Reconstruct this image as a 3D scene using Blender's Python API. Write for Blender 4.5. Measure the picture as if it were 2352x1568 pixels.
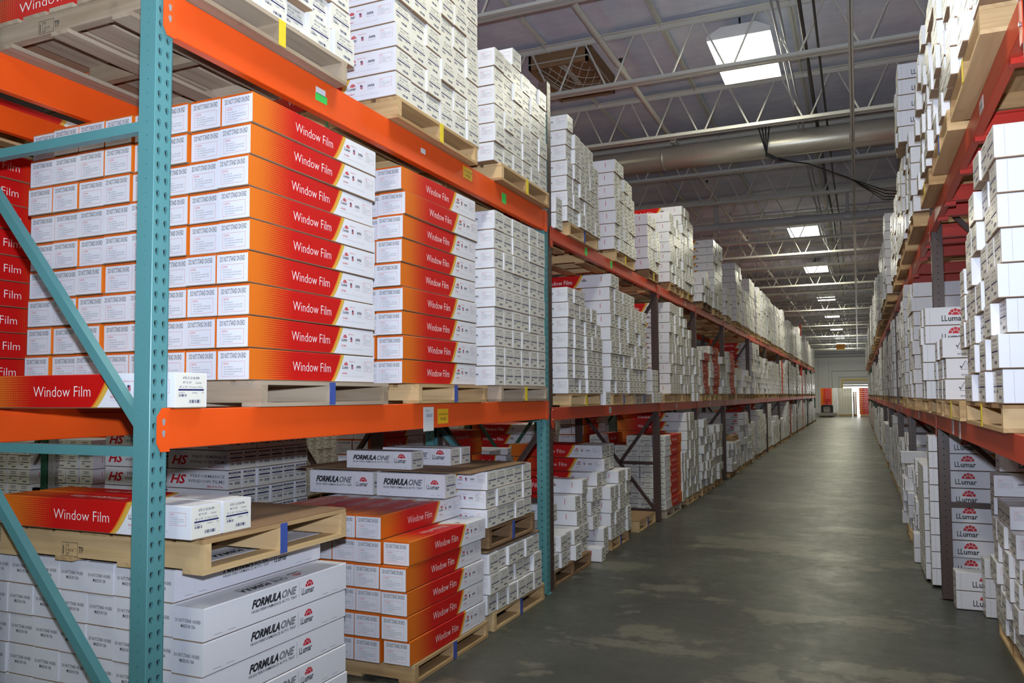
import bpy, bmesh, math, random
import numpy as np
from mathutils import Matrix, Vector
PI = math.pi
C = bpy.context.scene.collection
SC = bpy.context.scene
rnd = random.Random(7)
for o in list(bpy.data.objects): bpy.data.objects.remove(o)

# ------------------------------------------------------------------ camera
F_PX, YAW, PIT, ROL, CAM_H = 1819.98, 0.411279, 0.0498385, -0.00598, 1.52584
fwd0 = Vector((-math.sin(YAW), math.cos(YAW), 0)); rt0 = Vector((math.cos(YAW), math.sin(YAW), 0)); up0 = Vector((0, 0, 1))
Fv = fwd0*math.cos(PIT)+up0*math.sin(PIT); Uv = -fwd0*math.sin(PIT)+up0*math.cos(PIT)
R2 = rt0*math.cos(ROL)+Uv*math.sin(ROL); U2 = -rt0*math.sin(ROL)+Uv*math.cos(ROL)
cd = bpy.data.cameras.new('camera'); cam = bpy.data.objects.new('camera', cd); C.objects.link(cam)
M = Matrix.Identity(4)
for i in range(3): M[i][0], M[i][1], M[i][2] = R2[i], U2[i], -Fv[i]
M[2][3] = CAM_H
cam.matrix_world = M
cd.sensor_width = 36; cd.lens = F_PX/2352*36; cd.shift_y = 34.7/2352; cd.clip_start = .05; cd.clip_end = 300
SC.camera = cam
# ------------------------------------------------------------------ world, exposure, the flash on the camera
w = bpy.data.worlds.new('world'); SC.world = w; w.use_nodes = True
w.node_tree.nodes['Background'].inputs[0].default_value = (.6, .7, .9, 1); w.node_tree.nodes['Background'].inputs[1].default_value = .3
SC.view_settings.view_transform = 'Standard'; SC.view_settings.look = 'None'; SC.view_settings.gamma = 1
SC.view_settings.use_curve_mapping = False; SC.view_settings.exposure = 0.0
SC.cycles.max_bounces = 6; SC.cycles.diffuse_bounces = 4; SC.cycles.glossy_bounces = 2; SC.cycles.transmission_bounces = 2
SC.cycles.caustics_reflective = False; SC.cycles.caustics_refractive = False; SC.cycles.use_denoising = True
SC.cycles.sample_clamp_indirect = 6
fl = bpy.data.lights.new('camera_flash', 'SPOT'); fo = bpy.data.objects.new('camera_flash', fl); C.objects.link(fo)
fl.energy = 850; fl.color = (.78, .86, 1.0); fl.shadow_soft_size = .03; fl.spot_size = 2.95; fl.spot_blend = 1.0
fo.location = (-.02, .03, CAM_H+.19); fo.rotation_euler = (-(Fv+Vector((0, 0, .80)))).to_track_quat('Z', 'Y').to_euler()
LAMP_Y = [-6.5, -1.2, 3.35, 9.22, 19.78, 25.9, 34.1, 42.3, 50.5, 58.7, 64.9]
LAMP_X, LAMP_Z = -1.08, 5.42
AREA_W = 64
def area_lamp(x, y, z, power):
    l = bpy.data.lights.new('ceiling_lamp_or_fill', 'AREA'); l.shape = 'RECTANGLE'; l.size = .58; l.size_y = 1.2
    l.energy = power; l.color = (1.0, .975, .74)
    o = bpy.data.objects.new('ceiling_lamp_or_fill', l); C.objects.link(o); o.location = (x, y, z)
for y in LAMP_Y: area_lamp(LAMP_X, y, LAMP_Z-.09, AREA_W*(1.0 if y < 15 else 1.3 if y < 50 else 3))
for y in (2, 9, 16, 24, 33, 43, 54): area_lamp(-6.3, y, LAMP_Z-.09, 60)  # unseen lights added over the next aisle to brighten the back rows
for y in (4, 13, 23, 35, 50): area_lamp(4.6, y, LAMP_Z-.09, 60)  # more added fill beyond the opposite rack, no fixtures built

# ------------------------------------------------------------------ materials
def lin(c): return tuple(((v/255+.055)/1.055)**2.4 if v/255 > .04045 else v/255/12.92 for v in c)
def new_mat(name):
    m = bpy.data.materials.new(name); m.use_nodes = True
    nt = m.node_tree; b = nt.nodes['Principled BSDF']
    return m, nt, b
def N(nt, t, **k):
    n = nt.nodes.new(t)
    for a, v in k.items(): setattr(n, a, v)
    return n
def mixc(nt, fac, a, b, mode='MIX'):
    n = N(nt, 'ShaderNodeMix', data_type='RGBA', blend_type=mode)
    for i, v in ((0, fac), (6, a), (7, b)):
        if hasattr(v, 'links') or hasattr(v, 'is_linked'): nt.links.new(v, n.inputs[i])
        elif isinstance(v, (int, float)): n.inputs[i].default_value = v
        else: n.inputs[i].default_value = (*v[:3], 1)
    return n.outputs[2]
def mth(nt, op, a, b=0.0, c=0.0):
    n = N(nt, 'ShaderNodeMath', operation=op)
    for i, v in enumerate((a, b, c)):
        if hasattr(v, 'is_linked'): nt.links.new(v, n.inputs[i])
        else: n.inputs[i].default_value = v
    return n.outputs[0]
def sstep(nt, x, a, b):
    n = N(nt, 'ShaderNodeMapRange', interpolation_type='SMOOTHSTEP')
    nt.links.new(x, n.inputs[0]); n.inputs[1].default_value = a; n.inputs[2].default_value = b
    return n.outputs[0]
def noise(nt, scale, detail=4, vec=None, rough=.5, coord='Object'):
    n = N(nt, 'ShaderNodeTexNoise'); n.inputs['Scale'].default_value = scale; n.inputs['Detail'].default_value = detail; n.inputs['Roughness'].default_value = rough
    if vec is None:
        tc = N(nt, 'ShaderNodeTexCoord'); vec = tc.outputs[coord]
    nt.links.new(vec, n.inputs['Vector']); return n.outputs[0]
def simple(name, rgb, rough=.5, metal=0, var=.0, nscale=8, bump=0, spec=None):
    m, nt, b = new_mat(name); c = lin(rgb)
    b.inputs['Roughness'].default_value = rough; b.inputs['Metallic'].default_value = metal
    if spec is not None: b.inputs['Specular IOR Level'].default_value = spec
    if var:
        f = noise(nt, nscale, 5)
        col = mixc(nt, f, tuple(v*(1-var) for v in c), tuple(min(1, v*(1+var)) for v in c))
        nt.links.new(col, b.inputs['Base Color'])
        if bump:
            bp = N(nt, 'ShaderNodeBump'); bp.inputs['Strength'].default_value = bump; bp.inputs['Distance'].default_value = .01
            nt.links.new(f, bp.inputs['Height']); nt.links.new(bp.outputs[0], b.inputs['Normal'])
    else: b.inputs['Base Color'].default_value = (*c, 1)
    return m
MT = {}
def white_card():
    m, nt, b = new_mat('white_card')
    oi = N(nt, 'ShaderNodeObjectInfo'); f = noise(nt, 25, 3)
    v = mth(nt, 'MULTIPLY_ADD', oi.outputs['Random'], .06, .0)
    v = mth(nt, 'ADD', v, mth(nt, 'MULTIPLY', f, .06))
    col = mixc(nt, v, lin((226, 227, 236)), lin((150, 146, 140)))
    nt.links.new(col, b.inputs['Base Color']); b.inputs['Roughness'].default_value = .62
    b.inputs['Specular IOR Level'].default_value = .3
    return m
MT['card'] = white_card()
MT['card2'] = simple('cream_card', (214, 212, 202), .6, spec=.3)
MT['label'] = simple('glossy_label_paper', (223, 221, 211), .30, spec=.5)
MT['kraft'] = simple('kraft_card', (150, 122, 96), .8, var=.12, nscale=12)
MT['sheet'] = simple('slip_sheet_card', (146, 116, 88), .75, var=.1, nscale=6)
MT['black'] = simple('black_ink', (35, 35, 42), .6)
MT['gray'] = simple('gray_ink', (118, 120, 128), .6)
MT['lgray'] = simple('pale_gray_ink', (165, 166, 174), .6)
MT['red'] = simple('red_ink', (196, 26, 40), .55)
MT['navy'] = simple('navy_ink', (28, 30, 92), .5)
MT['wink'] = simple('white_ink', (240, 240, 240), .5)
MT['or_rim'] = simple('orange_rim_ink', (214, 96, 24), .5)
def wf_mat():
    m, nt, b = new_mat('orange_red_print')
    uv = N(nt, 'ShaderNodeUVMap'); uv.uv_map = 'UVMap'
    sp = N(nt, 'ShaderNodeSeparateXYZ'); nt.links.new(uv.outputs[0], sp.inputs[0]); u, v = sp.outputs[0], sp.outputs[1]
    orange, red = lin((218, 112, 26)), lin((196, 18, 16))
    t = sstep(nt, u, .0, .40)
    # halftone dots
    cx = mth(nt, 'SUBTRACT', mth(nt, 'FRACT', mth(nt, 'MULTIPLY', u, 105.)), .5)
    cy = mth(nt, 'SUBTRACT', mth(nt, 'FRACT', mth(nt, 'MULTIPLY', v, 13.5)), .5)
    d = mth(nt, 'SQRT', mth(nt, 'ADD', mth(nt, 'MULTIPLY', cx, cx), mth(nt, 'MULTIPLY', cy, cy)))
    r = mth(nt, 'MULTIPLY_ADD', u, -1.95, .70)
    dot = sstep(nt, mth(nt, 'SUBTRACT', r, d), -.06, .06)
    dot = mth(nt, 'MULTIPLY', dot, mth(nt, 'SUBTRACT', 1.0, sstep(nt, u, .26, .33)))
    base = mixc(nt, sstep(nt, u, .0, .30), lin((196, 62, 20)), red)
    col = mixc(nt, dot, base, orange)
    # curved boundary of the red field: gold band, then white
    bu = mth(nt, 'MULTIPLY_ADD', mth(nt, 'POWER', v, .75), .085, .600)
    e = mth(nt, 'SUBTRACT', u, bu)
    col = mixc(nt, mth(nt, 'GREATER_THAN', e, 0.), col, lin((226, 120, 30)))
    col = mixc(nt, mth(nt, 'GREATER_THAN', e, .009), col, lin((214, 172, 72)))
    col = mixc(nt, mth(nt, 'GREATER_THAN', e, .031), col, lin((224, 225, 233)))
    nt.links.new(col, b.inputs['Base Color']); b.inputs['Roughness'].default_value = .5; b.inputs['Specular IOR Level'].default_value = .35
    return m
MT['wf'] = wf_mat()
def wood_mat(name, c1, c2, dark=.0):
    m, nt, b = new_mat(name)
    tc = N(nt, 'ShaderNodeTexCoord'); oi = N(nt, 'ShaderNodeObjectInfo'); mp = N(nt, 'ShaderNodeMapping')
    nt.links.new(tc.outputs['Object'], mp.inputs[0])
    ad = N(nt, 'ShaderNodeCombineXYZ'); nt.links.new(mth(nt, 'MULTIPLY', oi.outputs['Random'], 40.), ad.inputs[2])
    nt.links.new(ad.outputs[0], mp.inputs['Location'])
    # grain runs along the longest axis through the attribute of each board
    at = N(nt, 'ShaderNodeUVMap'); at.uv_map = 'UVMap'
    m2 = N(nt, 'ShaderNodeMapping'); nt.links.new(at.outputs[0], m2.inputs[0]); m2.inputs['Scale'].default_value = (1.6, 26, 1)
    nt.links.new(ad.outputs[0], m2.inputs['Location'])
    g = noise(nt, 1.0, 6, m2.outputs[0], .6)
    big = noise(nt, 6., 3, mp.outputs[0])
    f = mth(nt, 'ADD', mth(nt, 'MULTIPLY', g, .7), mth(nt, 'MULTIPLY', oi.outputs['Random'], .35))
    col = mixc(nt, sstep(nt, f, .3, .85), lin(c1), lin(c2))
    st = sstep(nt, big, .62, .78)
    col = mixc(nt, mth(nt, 'MULTIPLY', st, .35+dark), col, lin((96, 80, 66)))
    nt.links.new(col, b.inputs['Base Color']); b.inputs['Roughness'].default_value = .75
    bp = N(nt, 'ShaderNodeBump'); bp.inputs['Strength'].default_value = .25; bp.inputs['Distance'].default_value = .002
    nt.links.new(g, bp.inputs['Height']); nt.links.new(bp.outputs[0], b.inputs['Normal'])
    return m
MT['pine'] = wood_mat('pine_wood', (208, 178, 132), (160, 124, 82))
MT['oldwood'] = wood_mat('weathered_wood', (176, 160, 140), (138, 118, 96), .25)
MT['brownwood'] = wood_mat('brown_wood', (150, 118, 84), (112, 84, 58), .2)
def paint_mat(name, rgb, wear, rough=.38, wscale=9):
    m, nt, b = new_mat(name); c = lin(rgb)
    f = noise(nt, wscale, 8, rough=.7); g = noise(nt, 2.2, 3)
    col = mixc(nt, g, tuple(v*.86 for v in c), tuple(min(1, v*1.12) for v in c))
    col = mixc(nt, sstep(nt, f, .70, .76), col, lin(wear))
    nt.links.new(col, b.inputs['Base Color']); b.inputs['Roughness'].default_value = rough
    return m
MT['orange'] = paint_mat('orange_beam_paint', (232, 84, 22), (200, 120, 90))
MT['orange2'] = paint_mat('red_orange_beam_paint', (196, 62, 30), (150, 110, 95))
MT['redbeam'] = paint_mat('red_beam_paint', (190, 48, 34), (120, 80, 76))
MT['teal'] = paint_mat('teal_post_paint', (84, 138, 142), (150, 186, 180))
MT['brown'] = paint_mat('brown_post_paint', (74, 56, 52), (118, 108, 104), wscale=14)
MT['darkgreen'] = paint_mat('dark_green_post_paint', (44, 84, 66), (90, 100, 90))
MT['graypost'] = paint_mat('gray_post_paint', (150, 146, 146), (110, 100, 100))
MT['dark'] = simple('hole_shade', (30, 28, 28), .9)  # flat dark colour standing in for shade inside the post holes
MT['steel'] = simple('zinc_bolt', (190, 190, 190), .3, 1)
MT['blue_mark'] = simple('blue_marking_paint', (62, 84, 160), .6, var=.15, nscale=30)
MT['yellow_mark'] = simple('yellow_marking_paint', (226, 200, 40), .6, var=.15, nscale=30)
MT['joist'] = simple('white_joist_paint', (205, 204, 196), .45, var=.06, nscale=3)
MT['sticker_y'] = simple('yellow_sticker', (228, 178, 30), .5)
MT['sticker_w'] = simple('white_sticker', (214, 214, 216), .5)
MT['sticker_g'] = simple('green_sticker', (70, 214, 90), .5)
MT['strap'] = simple('green_strap', (40, 150, 90), .4)
MT['galv'] = simple('galvanised_sheet', (206, 202, 188), .36, .6, var=.12, nscale=40, bump=.05)
MT['pvc'] = simple('gray_pipe_paint', (196, 196, 198), .4)
MT['conduit'] = simple('dark_conduit', (60, 56, 52), .5)
MT['lampbody'] = simple('white_lamp_housing', (226, 226, 226), .5)
MT['rope'] = simple('rope', (180, 178, 170), .8)
MT['black_pl'] = simple('black_plastic', (34, 36, 40), .4)
def emis(name, col, s):
    m, nt, b = new_mat(name); b.inputs['Base Color'].default_value = (.8, .8, .8, 1)
    b.inputs['Emission Color'].default_value = (*col, 1); b.inputs['Emission Strength'].default_value = s; return m
MT['lens'] = emis('lamp_diffuser_glow', (1, 1, .96), 4)
MT['day'] = emis('daylight_glow', (1, .98, 1), 3.2)
def floor_mat():
    m, nt, b = new_mat('sealed_concrete')
    tc = N(nt, 'ShaderNodeTexCoord')
    a = noise(nt, .55, 8, rough=.65); c = noise(nt, 2.4, 8, rough=.7); d = noise(nt, 30, 4)
    mp = N(nt, 'ShaderNodeMapping'); nt.links.new(tc.outputs['Object'], mp.inputs[0]); mp.inputs['Scale'].default_value = (3.2, .35, 1)
    tr = noise(nt, 1.0, 5, mp.outputs[0])
    col = mixc(nt, sstep(nt, a, .35, .7), lin((60, 62, 58)), lin((86, 88, 80)))
    mp3 = N(nt, 'ShaderNodeMapping'); nt.links.new(tc.outputs['Object'], mp3.inputs[0]); mp3.inputs['Scale'].default_value = (.55, .8, 1)
    big = noise(nt, 1.0, 9, mp3.outputs[0], .72)
    col = mixc(nt, mth(nt, 'MULTIPLY', sstep(nt, big, .53, .56), .8), col, lin((112, 110, 98)))
    col = mixc(nt, mth(nt, 'MULTIPLY', sstep(nt, c, .60, .66), .5), col, lin((122, 120, 108)))
    sp_ = N(nt, 'ShaderNodeSeparateXYZ'); nt.links.new(tc.outputs['Object'], sp_.inputs[0])
    jn = mth(nt, 'ABSOLUTE', mth(nt, 'SUBTRACT', mth(nt, 'FRACT', mth(nt, 'MULTIPLY_ADD', sp_.outputs[1], 1/3.05, .467)), .5))
    col = mixc(nt, mth(nt, 'MULTIPLY', mth(nt, 'LESS_THAN', jn, .0022), .7), col, lin((40, 40, 38)))
    col = mixc(nt, mth(nt, 'MULTIPLY', sstep(nt, tr, .5, .7), .35), col, lin((66, 67, 64)))
    col = mixc(nt, mth(nt, 'MULTIPLY', d, .25), col, lin((70, 70, 66)))
    nt.links.new(col, b.inputs['Base Color'])
    b.inputs['Specular IOR Level'].default_value = .28
    r = mth(nt, 'ADD', mth(nt, 'MULTIPLY_ADD', c, .34, .10), mth(nt, 'MULTIPLY', noise(nt, 11, 6, rough=.7), .28)); nt.links.new(r, b.inputs['Roughness'])
    bp = N(nt, 'ShaderNodeBump'); bp.inputs['Strength'].default_value = .15; bp.inputs['Distance'].default_value = .01
    nt.links.new(c, bp.inputs['Height']); nt.links.new(bp.outputs[0], b.inputs['Normal'])
    return m
MT['floor'] = floor_mat()
def ceil_mat():
    m, nt, b = new_mat('roof_deck_board')
    tc = N(nt, 'ShaderNodeTexCoord'); sp = N(nt, 'ShaderNodeSeparateXYZ'); nt.links.new(tc.outputs['Object'], sp.inputs[0])
    a = noise(nt, 1.1, 7, rough=.65); c = noise(nt, 14, 5, rough=.6)
    mp = N(nt, 'ShaderNodeMapping'); nt.links.new(tc.outputs['Object'], mp.inputs[0]); mp.inputs['Scale'].default_value = (.6, 9, 1)
    s = noise(nt, 2., 5, mp.outputs[0])
    col = mixc(nt, sstep(nt, a, .3, .7), lin((202, 211, 236)), lin((236, 243, 255)))
    col = mixc(nt, mth(nt, 'MULTIPLY', s, .35), col, lin((166, 168, 178)))
    col = mixc(nt, mth(nt, 'MULTIPLY', sstep(nt, c, .66, .74), .5), col, lin((84, 84, 90)))
    nt.links.new(col, b.inputs['Base Color']); b.inputs['Roughness'].default_value = .85
    return m
MT['ceil'] = ceil_mat()
MT['wall'] = simple('painted_block_wall', (196, 196, 198), .8, var=.04, nscale=2)
MT['wall2'] = simple('gray_side_wall', (150, 150, 148), .8, var=.05, nscale=2)

# ------------------------------------------------------------------ mesh builder
class MB:
    def __init__(s): s.v = []; s.f = []; s.m = []; s.uv = []
    def poly(s, pts, mi=0, uv=None):
        n = len(s.v); s.v += [tuple(p) for p in pts]; s.f.append(tuple(range(n, n+len(pts)))); s.m.append(mi)
        s.uv.append(uv or [(0, 0)]*len(pts))
    def box(s, x0, y0, z0, x1, y1, z1, mi=0, faces='XxYyZz', mis=None):
        # uv: u in metres along the longest side, v across
        L = (x1-x0, y1-y0, z1-z0); ax = L.index(max(L))
        P = lambda a, b, c: (x1 if a else x0, y1 if b else y0, z1 if c else z0)
        Q = {'X': [(1,0,0),(1,1,0),(1,1,1),(1,0,1)], 'x': [(0,1,0),(0,0,0),(0,0,1),(0,1,1)], 'Y': [(1,1,0),(0,1,0),(0,1,1),(1,1,1)],
             'y': [(0,0,0),(1,0,0),(1,0,1),(0,0,1)], 'Z': [(0,0,1),(1,0,1),(1,1,1),(0,1,1)], 'z': [(0,1,0),(1,1,0),(1,0,0),(0,0,0)]}
        for k in faces:
            pts = [P(*q) for q in Q[k]]
            o = [i for i in range(3) if i != ax]
            s.poly(pts, mi if mis is None else mis.get(k, mi), [(p[ax], p[o[0]]+p[o[1]]) for p in pts])
    def obox(s, c, ux, uy, uz, hx, hy, hz, mi=0):
        c, ux, uy, uz = Vector(c), Vector(ux).normalized(), Vector(uy).normalized(), Vector(uz).normalized()
        t = MB(); t.box(-hx, -hy, -hz, hx, hy, hz, mi)
        n = len(s.v)
        s.v += [tuple(c+ux*p[0]+uy*p[1]+uz*p[2]) for p in t.v]; s.f += [tuple(i+n for i in f) for f in t.f]; s.m += t.m; s.uv += t.uv
    def bar(s, a, b, w, h, mi=0, up=(0, 0, 1)):
        a, b = Vector(a), Vector(b); d = (b-a); L = d.length; d.normalize(); up = Vector(up)
        if abs(d.dot(up)) > .99: up = Vector((1, 0, 0))
        sd = d.cross(up).normalized(); u2 = sd.cross(d)
        s.obox((a+b)/2, d, sd, u2, L/2, w/2, h/2, mi)
    def tube(s, pts, r, n=8, mi=0, cap=True):
        pts = [Vector(p) for p in pts]; rings = []
        for i, p in enumerate(pts):
            d = (pts[min(i+1, len(pts)-1)]-pts[max(i-1, 0)]).normalized()
            a = d.cross(Vector((0, 0, 1)) if abs(d.z) < .9 else Vector((1, 0, 0))).normalized(); b = a.cross(d)
            rr = r[i] if isinstance(r, (list, tuple)) else r
            base = len(s.v); s.v += [tuple(p+a*math.cos(2*PI*k/n)*rr+b*math.sin(2*PI*k/n)*rr) for k in range(n)]; rings.append(base)
        for a, b in zip(rings, rings[1:]):
            for k in range(n):
                s.f.append((a+k, b+k, b+(k+1) % n, a+(k+1) % n)); s.m.append(mi); s.uv.append([(0, 0)]*4)
        if cap:
            s.f.append(tuple(rings[0]+k for k in range(n))); s.m.append(mi); s.uv.append([(0, 0)]*n)
            s.f.append(tuple(rings[-1]+k for k in reversed(range(n)))); s.m.append(mi); s.uv.append([(0, 0)]*n)
    def add2d(s, tv, tf, fn, mi):
        n = len(s.v); s.v += [fn(x, y) for x, y in tv]
        for f in tf: s.f.append(tuple(i+n for i in f)); s.m.append(mi); s.uv.append([(0, 0)]*len(f))
    def mesh(s, name, mats):
        me = bpy.data.meshes.new(name); me.from_pydata(s.v, [], s.f)
        for m in mats: me.materials.append(m)
        me.polygons.foreach_set('material_index', s.m)
        ul = me.uv_layers.new(name='UVMap'); ul.data.foreach_set('uv', [c for f in s.uv for p in f for c in p])
        me.update(); return me
def link(name, me, parent=None, loc=(0, 0, 0), rotz=0):
    o = bpy.data.objects.new(name, me); C.objects.link(o); o.location = loc
    if rotz: o.rotation_euler = (0, 0, rotz)
    if parent is not None: o.parent = parent
    return o
def thing(name, label, cat, loc=(0, 0, 0), rotz=0, group=None):
    o = bpy.data.objects.new(name, None); C.objects.link(o); o.location = loc; o.rotation_euler = (0, 0, rotz); o.empty_display_size = .1
    return tag(o, label, cat, group)
def tag(o, label, cat, group=None, kind=None):
    o['label'] = label; o['category'] = cat
    if group: o['group'] = group
    if kind: o['kind'] = kind
    return o
def struct(name, mb, mat):
    o = link(name, mb.mesh(name, [mat] if not isinstance(mat, list) else mat)); o['kind'] = 'structure'; return o

# ------------------------------------------------------------------ flat lettering
_TXT = {}
def text2d(s, size=1.0, sx=1.0, off=0.0, shear=0.0, res=2, align='LEFT', sp=1.0):
    key = (s, sx, off, shear, res, align, sp)
    if key not in _TXT:
        cu = bpy.data.curves.new('t', 'FONT'); cu.body = s; cu.size = 1; cu.offset = off; cu.shear = shear; cu.resolution_u = res; cu.align_x = align; cu.space_character = sp
        cu.fill_mode = 'FRONT' if hasattr(cu, 'fill_mode') else cu.fill_mode
        ob = bpy.data.objects.new('t', cu); C.objects.link(ob)
        bpy.context.view_layer.update()
        me = bpy.data.meshes.new_from_object(ob.evaluated_get(bpy.context.evaluated_depsgraph_get()))
        tv = [(v.co.x*sx, v.co.y) for v in me.vertices]; tf = [tuple(p.vertices) for p in me.polygons]
        bpy.data.objects.remove(ob); bpy.data.curves.remove(cu); bpy.data.meshes.remove(me)
        _TXT[key] = (tv, tf)
    tv, tf = _TXT[key]
    return [(x*size, y*size) for x, y in tv], tf
INK = ['card', 'kraft', 'black', 'red', 'gray', 'navy', 'wf', 'wink', 'or_rim', 'label', 'lgray']
IX = {k: i for i, k in enumerate(INK)}
INKM = [MT[k] for k in INK]
class Face:
    """2-D drawing on one face of a carton; fn maps (a, b) in metres to 3-D; mir = length when the layout is mirrored but the text is not"""
    def __init__(s, mb, fn, mir=None): s.mb = mb; s.fn = fn; s.mir = mir
    def text(s, t, a, b, size, ink='black', w=None, off=0, shear=0, res=1, align='LEFT', sp=1.0):
        """w: width to fit; a is the left edge (or the middle)"""
        tv, tf = text2d(t, size, 1.0, off, shear, res, 'LEFT', sp)
        x0, x1 = min(p[0] for p in tv), max(p[0] for p in tv); k = (w/(x1-x0)) if w else .62
        ww = (x1-x0)*k
        if align == 'CENTER': a = a-ww/2
        if s.mir: a = s.mir-a-ww
        s.mb.add2d([((x-x0)*k+a, y+b) for x, y in tv], tf, s.fn, IX[ink])
    def rect(s, a0, b0, a1, b1, ink='black'):
        if s.mir: a0, a1 = s.mir-a1, s.mir-a0
        s.mb.add2d([(a0, b0), (a1, b0), (a1, b1), (a0, b1)], [(0, 1, 2, 3)], s.fn, IX[ink])
    def plain(s, a, w):
        """an unmirrored face whose origin is the left edge of a block w wide that starts at a"""
        o = (s.mir-a-w) if s.mir else a; fn = s.fn
        return Face(s.mb, lambda p, q: fn(p+o, q))
    def frame(s, a0, b0, a1, b1, t=.0008, ink='red'):
        s.rect(a0, b0, a1, b0+t, ink); s.rect(a0, b1-t, a1, b1, ink); s.rect(a0, b0, a0+t, b1, ink); s.rect(a1-t, b0, a1, b1, ink)
    def sun(s, a, b, r):
        if s.mir: a = s.mir-a
        pts = [(a, b)]+[(a+math.cos(PI*k/8)*r*.48, b+math.sin(PI*k/8)*r*.48) for k in range(9)]
        s.mb.add2d(pts, [(0, k, k+1) for k in range(1, 9)], s.fn, IX['red'])
        for q in range(5):
            t0, t1 = PI*q/5+.045, PI*(q+1)/5-.045
            P = []
            for k in range(4):
                t = t0+(t1-t0)*k/3; P.append((a+math.cos(t)*r*.56, b+math.sin(t)*r*.56)); P.append((a+math.cos(t)*r, b+math.sin(t)*r))
            s.mb.add2d(P, [(2*k, 2*k+1, 2*k+3, 2*k+2) for k in range(3)], s.fn, IX['red'])
    def llumar(s, a, b, h, q=1.0):
        """logo, h = cap height of LL; a,b = lower left; 3.1 h wide, times q"""
        f = s.plain(a, h*3.1*q)
        f.text('LL', 0, b, h*1.38, 'black', h*.78*q, .012, 0, 2)
        f.text('umar', h*.86*q, b, h*1.3, 'black', h*2.15*q, .02, 0, 2)
        f.sun(h*1.85*q, b+h*1.0, h*.95*q)
    def barcode(s, a0, b0, a1, b1, n=22, ink='navy'):
        r = random.Random(3); x = a0; w = (a1-a0)/n
        while x < a1:
            q = w*r.choice((.35, .5, .8)); s.rect(x, b0, min(x+q, a1), b1, ink); x += w*r.choice((.9, 1.1, 1.4))
def side_fns(L, W, H, e=.0006):
    return {'y': lambda a, b: (a-L/2, -W/2-e, b), 'Y': lambda a, b: (L/2-a, W/2+e, b), 'X': lambda a, b: (L/2+e, a-W/2, b),
            'x': lambda a, b: (-L/2-e, W/2-a, b), 'Z': lambda a, b: (L/2-a, W/2-b, H+e)}
def raised(f):
    fn = f.fn; n = Face_n(fn); return Face(f.mb, lambda a, b: tuple(p+q for p, q in zip(fn(a, b), n)), f.mir)
def label_end(f, W, H, bars=False):
    g = H/.127
    f.rect(.004, .004, W-.004, H-.004, 'label')
    f = raised(f)
    if not bars:
        f.text('ATR 15 CH SR HPR', W/2, .104*g, .0125, 'navy', W*.52, .010, align='CENTER')
        f.text('40" X 100\'', W*.25, .088*g, .0120, 'navy', W*.26, .008); f.text('LLumar', W*.64, .088*g, .0110, 'navy', W*.19, .0)
        f.text('40" x 100\'  101.6cm x 30.5m', W/2, .072*g, .0115, 'navy', W*.72, .0, align='CENTER')
        f.rect(W*.11, .0625*g, W*.9, .0685*g, 'navy')
        f.text('50140010', W*.11, .052*g, .0085, 'navy', W*.2); f.text('0403AAA', W*.52, .052*g, .0085, 'navy', W*.17); f.text('072', W*.83, .052*g, .0085, 'navy', W*.07)
        f.barcode(W*.115, .041*g, W*.37, .050*g, 14); f.barcode(W*.44, .018*g, W*.8, .030*g, 22)
    else:
        f.rect(.012, .104*g, W-.012, .115*g, 'navy'); raised(f).text('WINDOW FILM', W/2, .106*g, .010, 'wink', W*.6, align='CENTER')
        f.text('HS TBR 20 DR', W/2, .090*g, .012, 'navy', W*.5, align='CENTER'); f.rect(.012, .075*g, W-.012, .084*g, 'navy')
        f.rect(.012, .058*g, W-.012, .0605*g, 'navy'); f.text('36" X 100\'', W/2, .064*g, .009, 'navy', W*.5, align='CENTER')
        f.barcode(.016, .034*g, .05, .045*g, 12); f.barcode(W*.5, .03*g, W*.88, .048*g, 22)
def Face_n(fn):
    a, b, c = Vector(fn(0, 0)), Vector(fn(1, 0)), Vector(fn(0, 1)); n = (b-a).cross(c-a).normalized()*.0005
    return n
def caution(f, a0, b0, a1, b1):
    w = a1-a0; f = f.plain(a0, w); f.frame(0, b0, w, b1); h = (b1-b0); t = h*.17
    f.text('CAUTION:', w*.06, b1-h*.22, t*1.05, 'red', w*.24, .008)
    for i, (ln, q) in enumerate((('\u2022 Apply to glass only.', .42), ('\u2022 Use and application of window films', .84), ('must comply with applicable local laws,', .80), ('rules and regulations.', .44))):
        f.text(ln, w*(.06 if i < 2 else .10), b1-h*(.40+.16*i), t*.86, 'gray', w*q)
def dns_end(f, W, H):
    f.text('DO NOT STAND ON END', W/2, H*.70, H*.23, 'black', W*.80, .004, align='CENTER', res=2)
    caution(f, W*.13, H*.12, W*.87, H*.60)
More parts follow.
